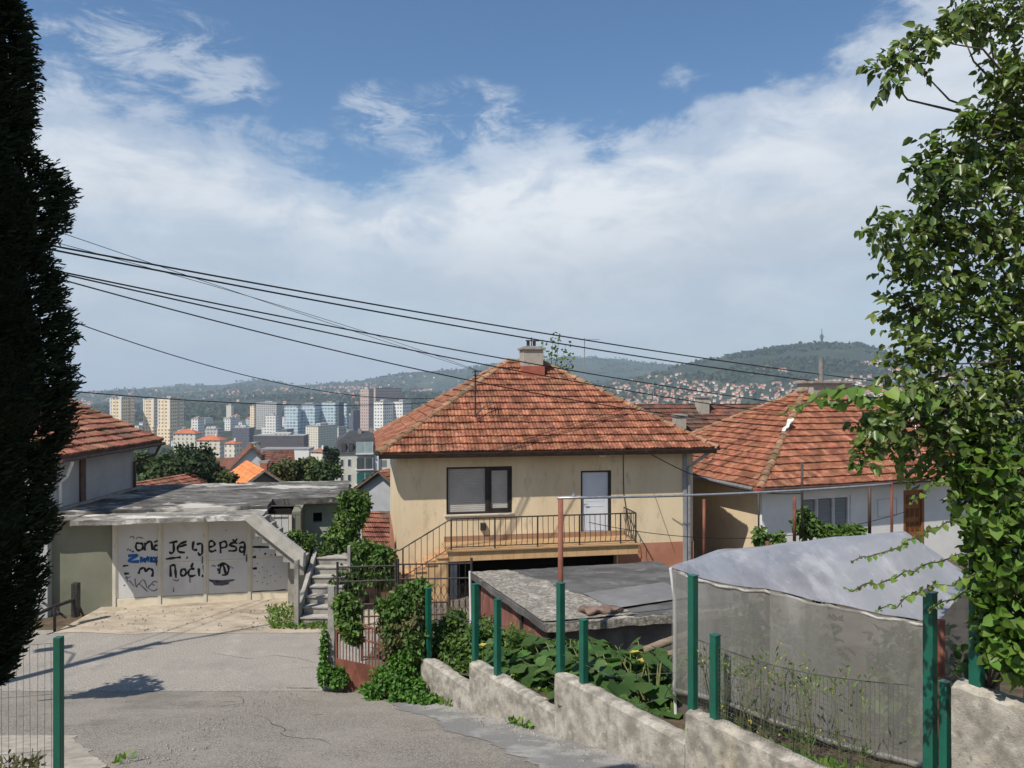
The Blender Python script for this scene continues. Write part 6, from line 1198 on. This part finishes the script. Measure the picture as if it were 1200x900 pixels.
def vine():
    t = thing('climbing_vine', 'bright green climbing vine on the tall fence post at the right edge', 'climber', (3.95, 6.4, -2.7)); m = MB(); A = []; Dd = []; S = []; Nn = []
    def spray(pts, n, s0, s1, hang=.5):
        pts = [Vector(p) for p in pts]; pts = [pts[k // 4].lerp(pts[min(len(pts) - 1, k // 4 + 1)], (k % 4) / 4) + Vector(RNG.normal(size=3)) * .011 * (k > 0) for k in range(4 * (len(pts) - 1) + 1)]; m.tube(pts, [.006] * (len(pts) - 1) + [.0025], 4); seg = len(pts) - 1
        for i in range(n):
            s = (i + .5) / n; j = min(seg - 1, int(s * seg)); p = pts[j].lerp(pts[j + 1], s * seg - j); tg = (pts[j + 1] - pts[j]).normalized(); sd = tg.cross(Vector((0, 0, 1))) * (1 if i % 2 else -1); A.append(tuple(p + sd * .01)); Dd.append(tuple(sd * .7 + tg * .35 + Vector((0, 0, -hang)) + Vector(RNG.normal(size=3)) * .45)); S.append(RNG.uniform(s0 * .6, s1 * 1.15) * (1 - .55 * s ** 3)); Nn.append((RNG.normal() * .3 - .2, RNG.normal() * .3 - .6, .8))
    d = 6.0
    spray([P(1120, 470, d), P(1050, 458, d - .1), P(1010, 452, d - .15), P(975, 458, d - .2), P(940, 472, d - .25), P(912, 486, d - .3)], 34, .07, .115, .9)
    spray([P(1120, 480, d), P(1060, 468, d), P(1020, 466, d - .05), P(985, 468, d - .1), P(960, 472, d - .1)], 24, .08, .12, .9)
    spray([P(1150, 600, d), P(1110, 612, d), P(1070, 632, d - .05), P(1035, 648, d - .1), P(998, 658, d - .15)], 44, .04, .062, .6)
    spray([P(1150, 640, d), P(1110, 655, d), P(1070, 668, d - .1), P(1030, 684, d - .15), P(990, 689, d - .2)], 42, .04, .062, .6)
    spray([P(1150, 670, d), P(1115, 684, d), P(1080, 694, d - .05), P(1050, 706, d - .1), P(1030, 716, d - .1)], 34, .04, .062, .6)
    spray([P(1150, 560, d), P(1120, 560, d), P(1090, 572, d - .05), P(1066, 590, d - .1)], 26, .05, .08, .6)
    spray([P(1150, 690, d + .2), P(1115, 700, d + .2), P(1085, 718, d + .15)], 18, .04, .06, .6)
    cs = [E(1152, 590, 6.1, 34, .3, 40), E(1185, 640, 6.1, 44, .35, 50), E(1160, 670, 6.2, 24, .25, 40), E(1190, 720, 6.1, 40, .3, 46), E(1168, 745, 6.2, 22, .22, 34), E(1195, 775, 6.1, 34, .25, 26), E(1240, 690, 6.1, 60, .4, 90), E(1150, 540, 6.1, 40, .3, 34)]
    Pt, D, N2, S2 = blob(cs, 2300, .088, shell=.35, out=.9); A2 = np.concatenate([np.array(A), Pt]); leaves('foliage', A2, np.concatenate([np.array(Dd), D]), unit(np.concatenate([np.array(Nn), N2])), np.concatenate([np.array(S), S2]), leaf_vine, t, HEART)
    for c, r in cs: m.tube([(3.95, 6.4, -2.6), Vector(c), Vector(c) + Vector((0, 0, r[2] * .7))], [.012, .008, .003], 5)
    m.build('stem', tree_bark, t, fix=False)
vine()
def seam():
    m = MB(); pts = [(u, 15.32 + .10 * noise.noise(Vector((u * .01, 1, 1))) + .03 * noise.noise(Vector((u * .07, 2, 1)))) for u in range(230, 470, 3)]
    vs = []
    for i, (u, y) in enumerate(pts): x = (u - 600) / 900 * y; w = .012 + .022 * max(0, noise.noise(Vector((u * .09, 5, 5))) + .2); vs += [(x, y - w, -6.083), (x, y + w, -6.083)]
    m.add(vs, [(2 * i, 2 * i + 2, 2 * i + 3, 2 * i + 1) for i in range(len(pts) - 1)]); tag(m.build('road_seam', M('dark_seam', [(.05, .045, .04), (.09, .08, .07)], 6, .95), fix=False), kind='structure')
seam()
tree('tree', 'leafy tree left of the frame shading the street corner', -135, 545, 12.4, 1.0, 1.1, leaf_far, 1300, .14, seed=12)
def far_woods():
    A = []; S = []
    while len(A) < 26000:
        u = random.uniform(60, 1180); d = random.uniform(2300, 3650) if random.random() < .72 else random.uniform(4300, 6800); x = (u - 600) / 900 * d
        if noise.noise(Vector((x * .003, d * .003, 2))) + .5 * noise.noise(Vector((x * .012, d * .012, 7))) < -.02: continue
        y = 450 - TZ(x, d) / d * 900
        if d < 3660 and u > 640 and y > np.interp(u, [640, 700, 780, 860, 940, 1000, 1150], [446, 437, 440, 450, 446, 440, 440]) and random.random() < .86: continue
        if d > 4200 and random.random() < .35: continue
        A.append((x, d, TZ(x, d) + random.uniform(0, 7))); S.append(random.uniform(9, 19) * (1 if d < 4000 else 1.4))
    A = np.array(A); D = RNG.normal(size=A.shape); D[:, 2] = np.abs(D[:, 2]) * .7; tag(leaves('far_woods', A, D, unit(RNG.normal(size=A.shape) + np.array((-.3, -.8, .6))), np.array(S), leaf_far2, None, HEART), kind='stuff')
far_woods()
def cracks():
    m = MB(); rr = random.Random(4)
    for (x, y, a, n) in ((-1.6, 11.2, .4, 18), (-4.2, 12.6, -.2, 30), (-6.2, 13.2, .15, 26), (-3.4, 16.3, .1, 34), (-6.8, 17.4, -.1, 36), (-5.2, 15.9, .9, 16)):
        pts = [(x, y)]
        for _ in range(n): a += rr.gauss(0, .24); x += .10 * math.cos(a); y += .10 * math.sin(a); pts.append((x, y))
        vs = []
        for i, (px, py) in enumerate(pts): w = .0025 + .004 * rr.random() * math.sin(math.pi * (i + .5) / len(pts)); z = LZ(py) + (.016 if py > 15.2 else .005); vs += [(px - w, py - w, z), (px + w, py + w, z)]
        m.add(vs, [(2 * i, 2 * i + 2, 2 * i + 3, 2 * i + 1) for i in range(len(pts) - 1)])
    tag(m.build('asphalt_cracks', MATS['dark_seam'], fix=False), kind='structure')
cracks()
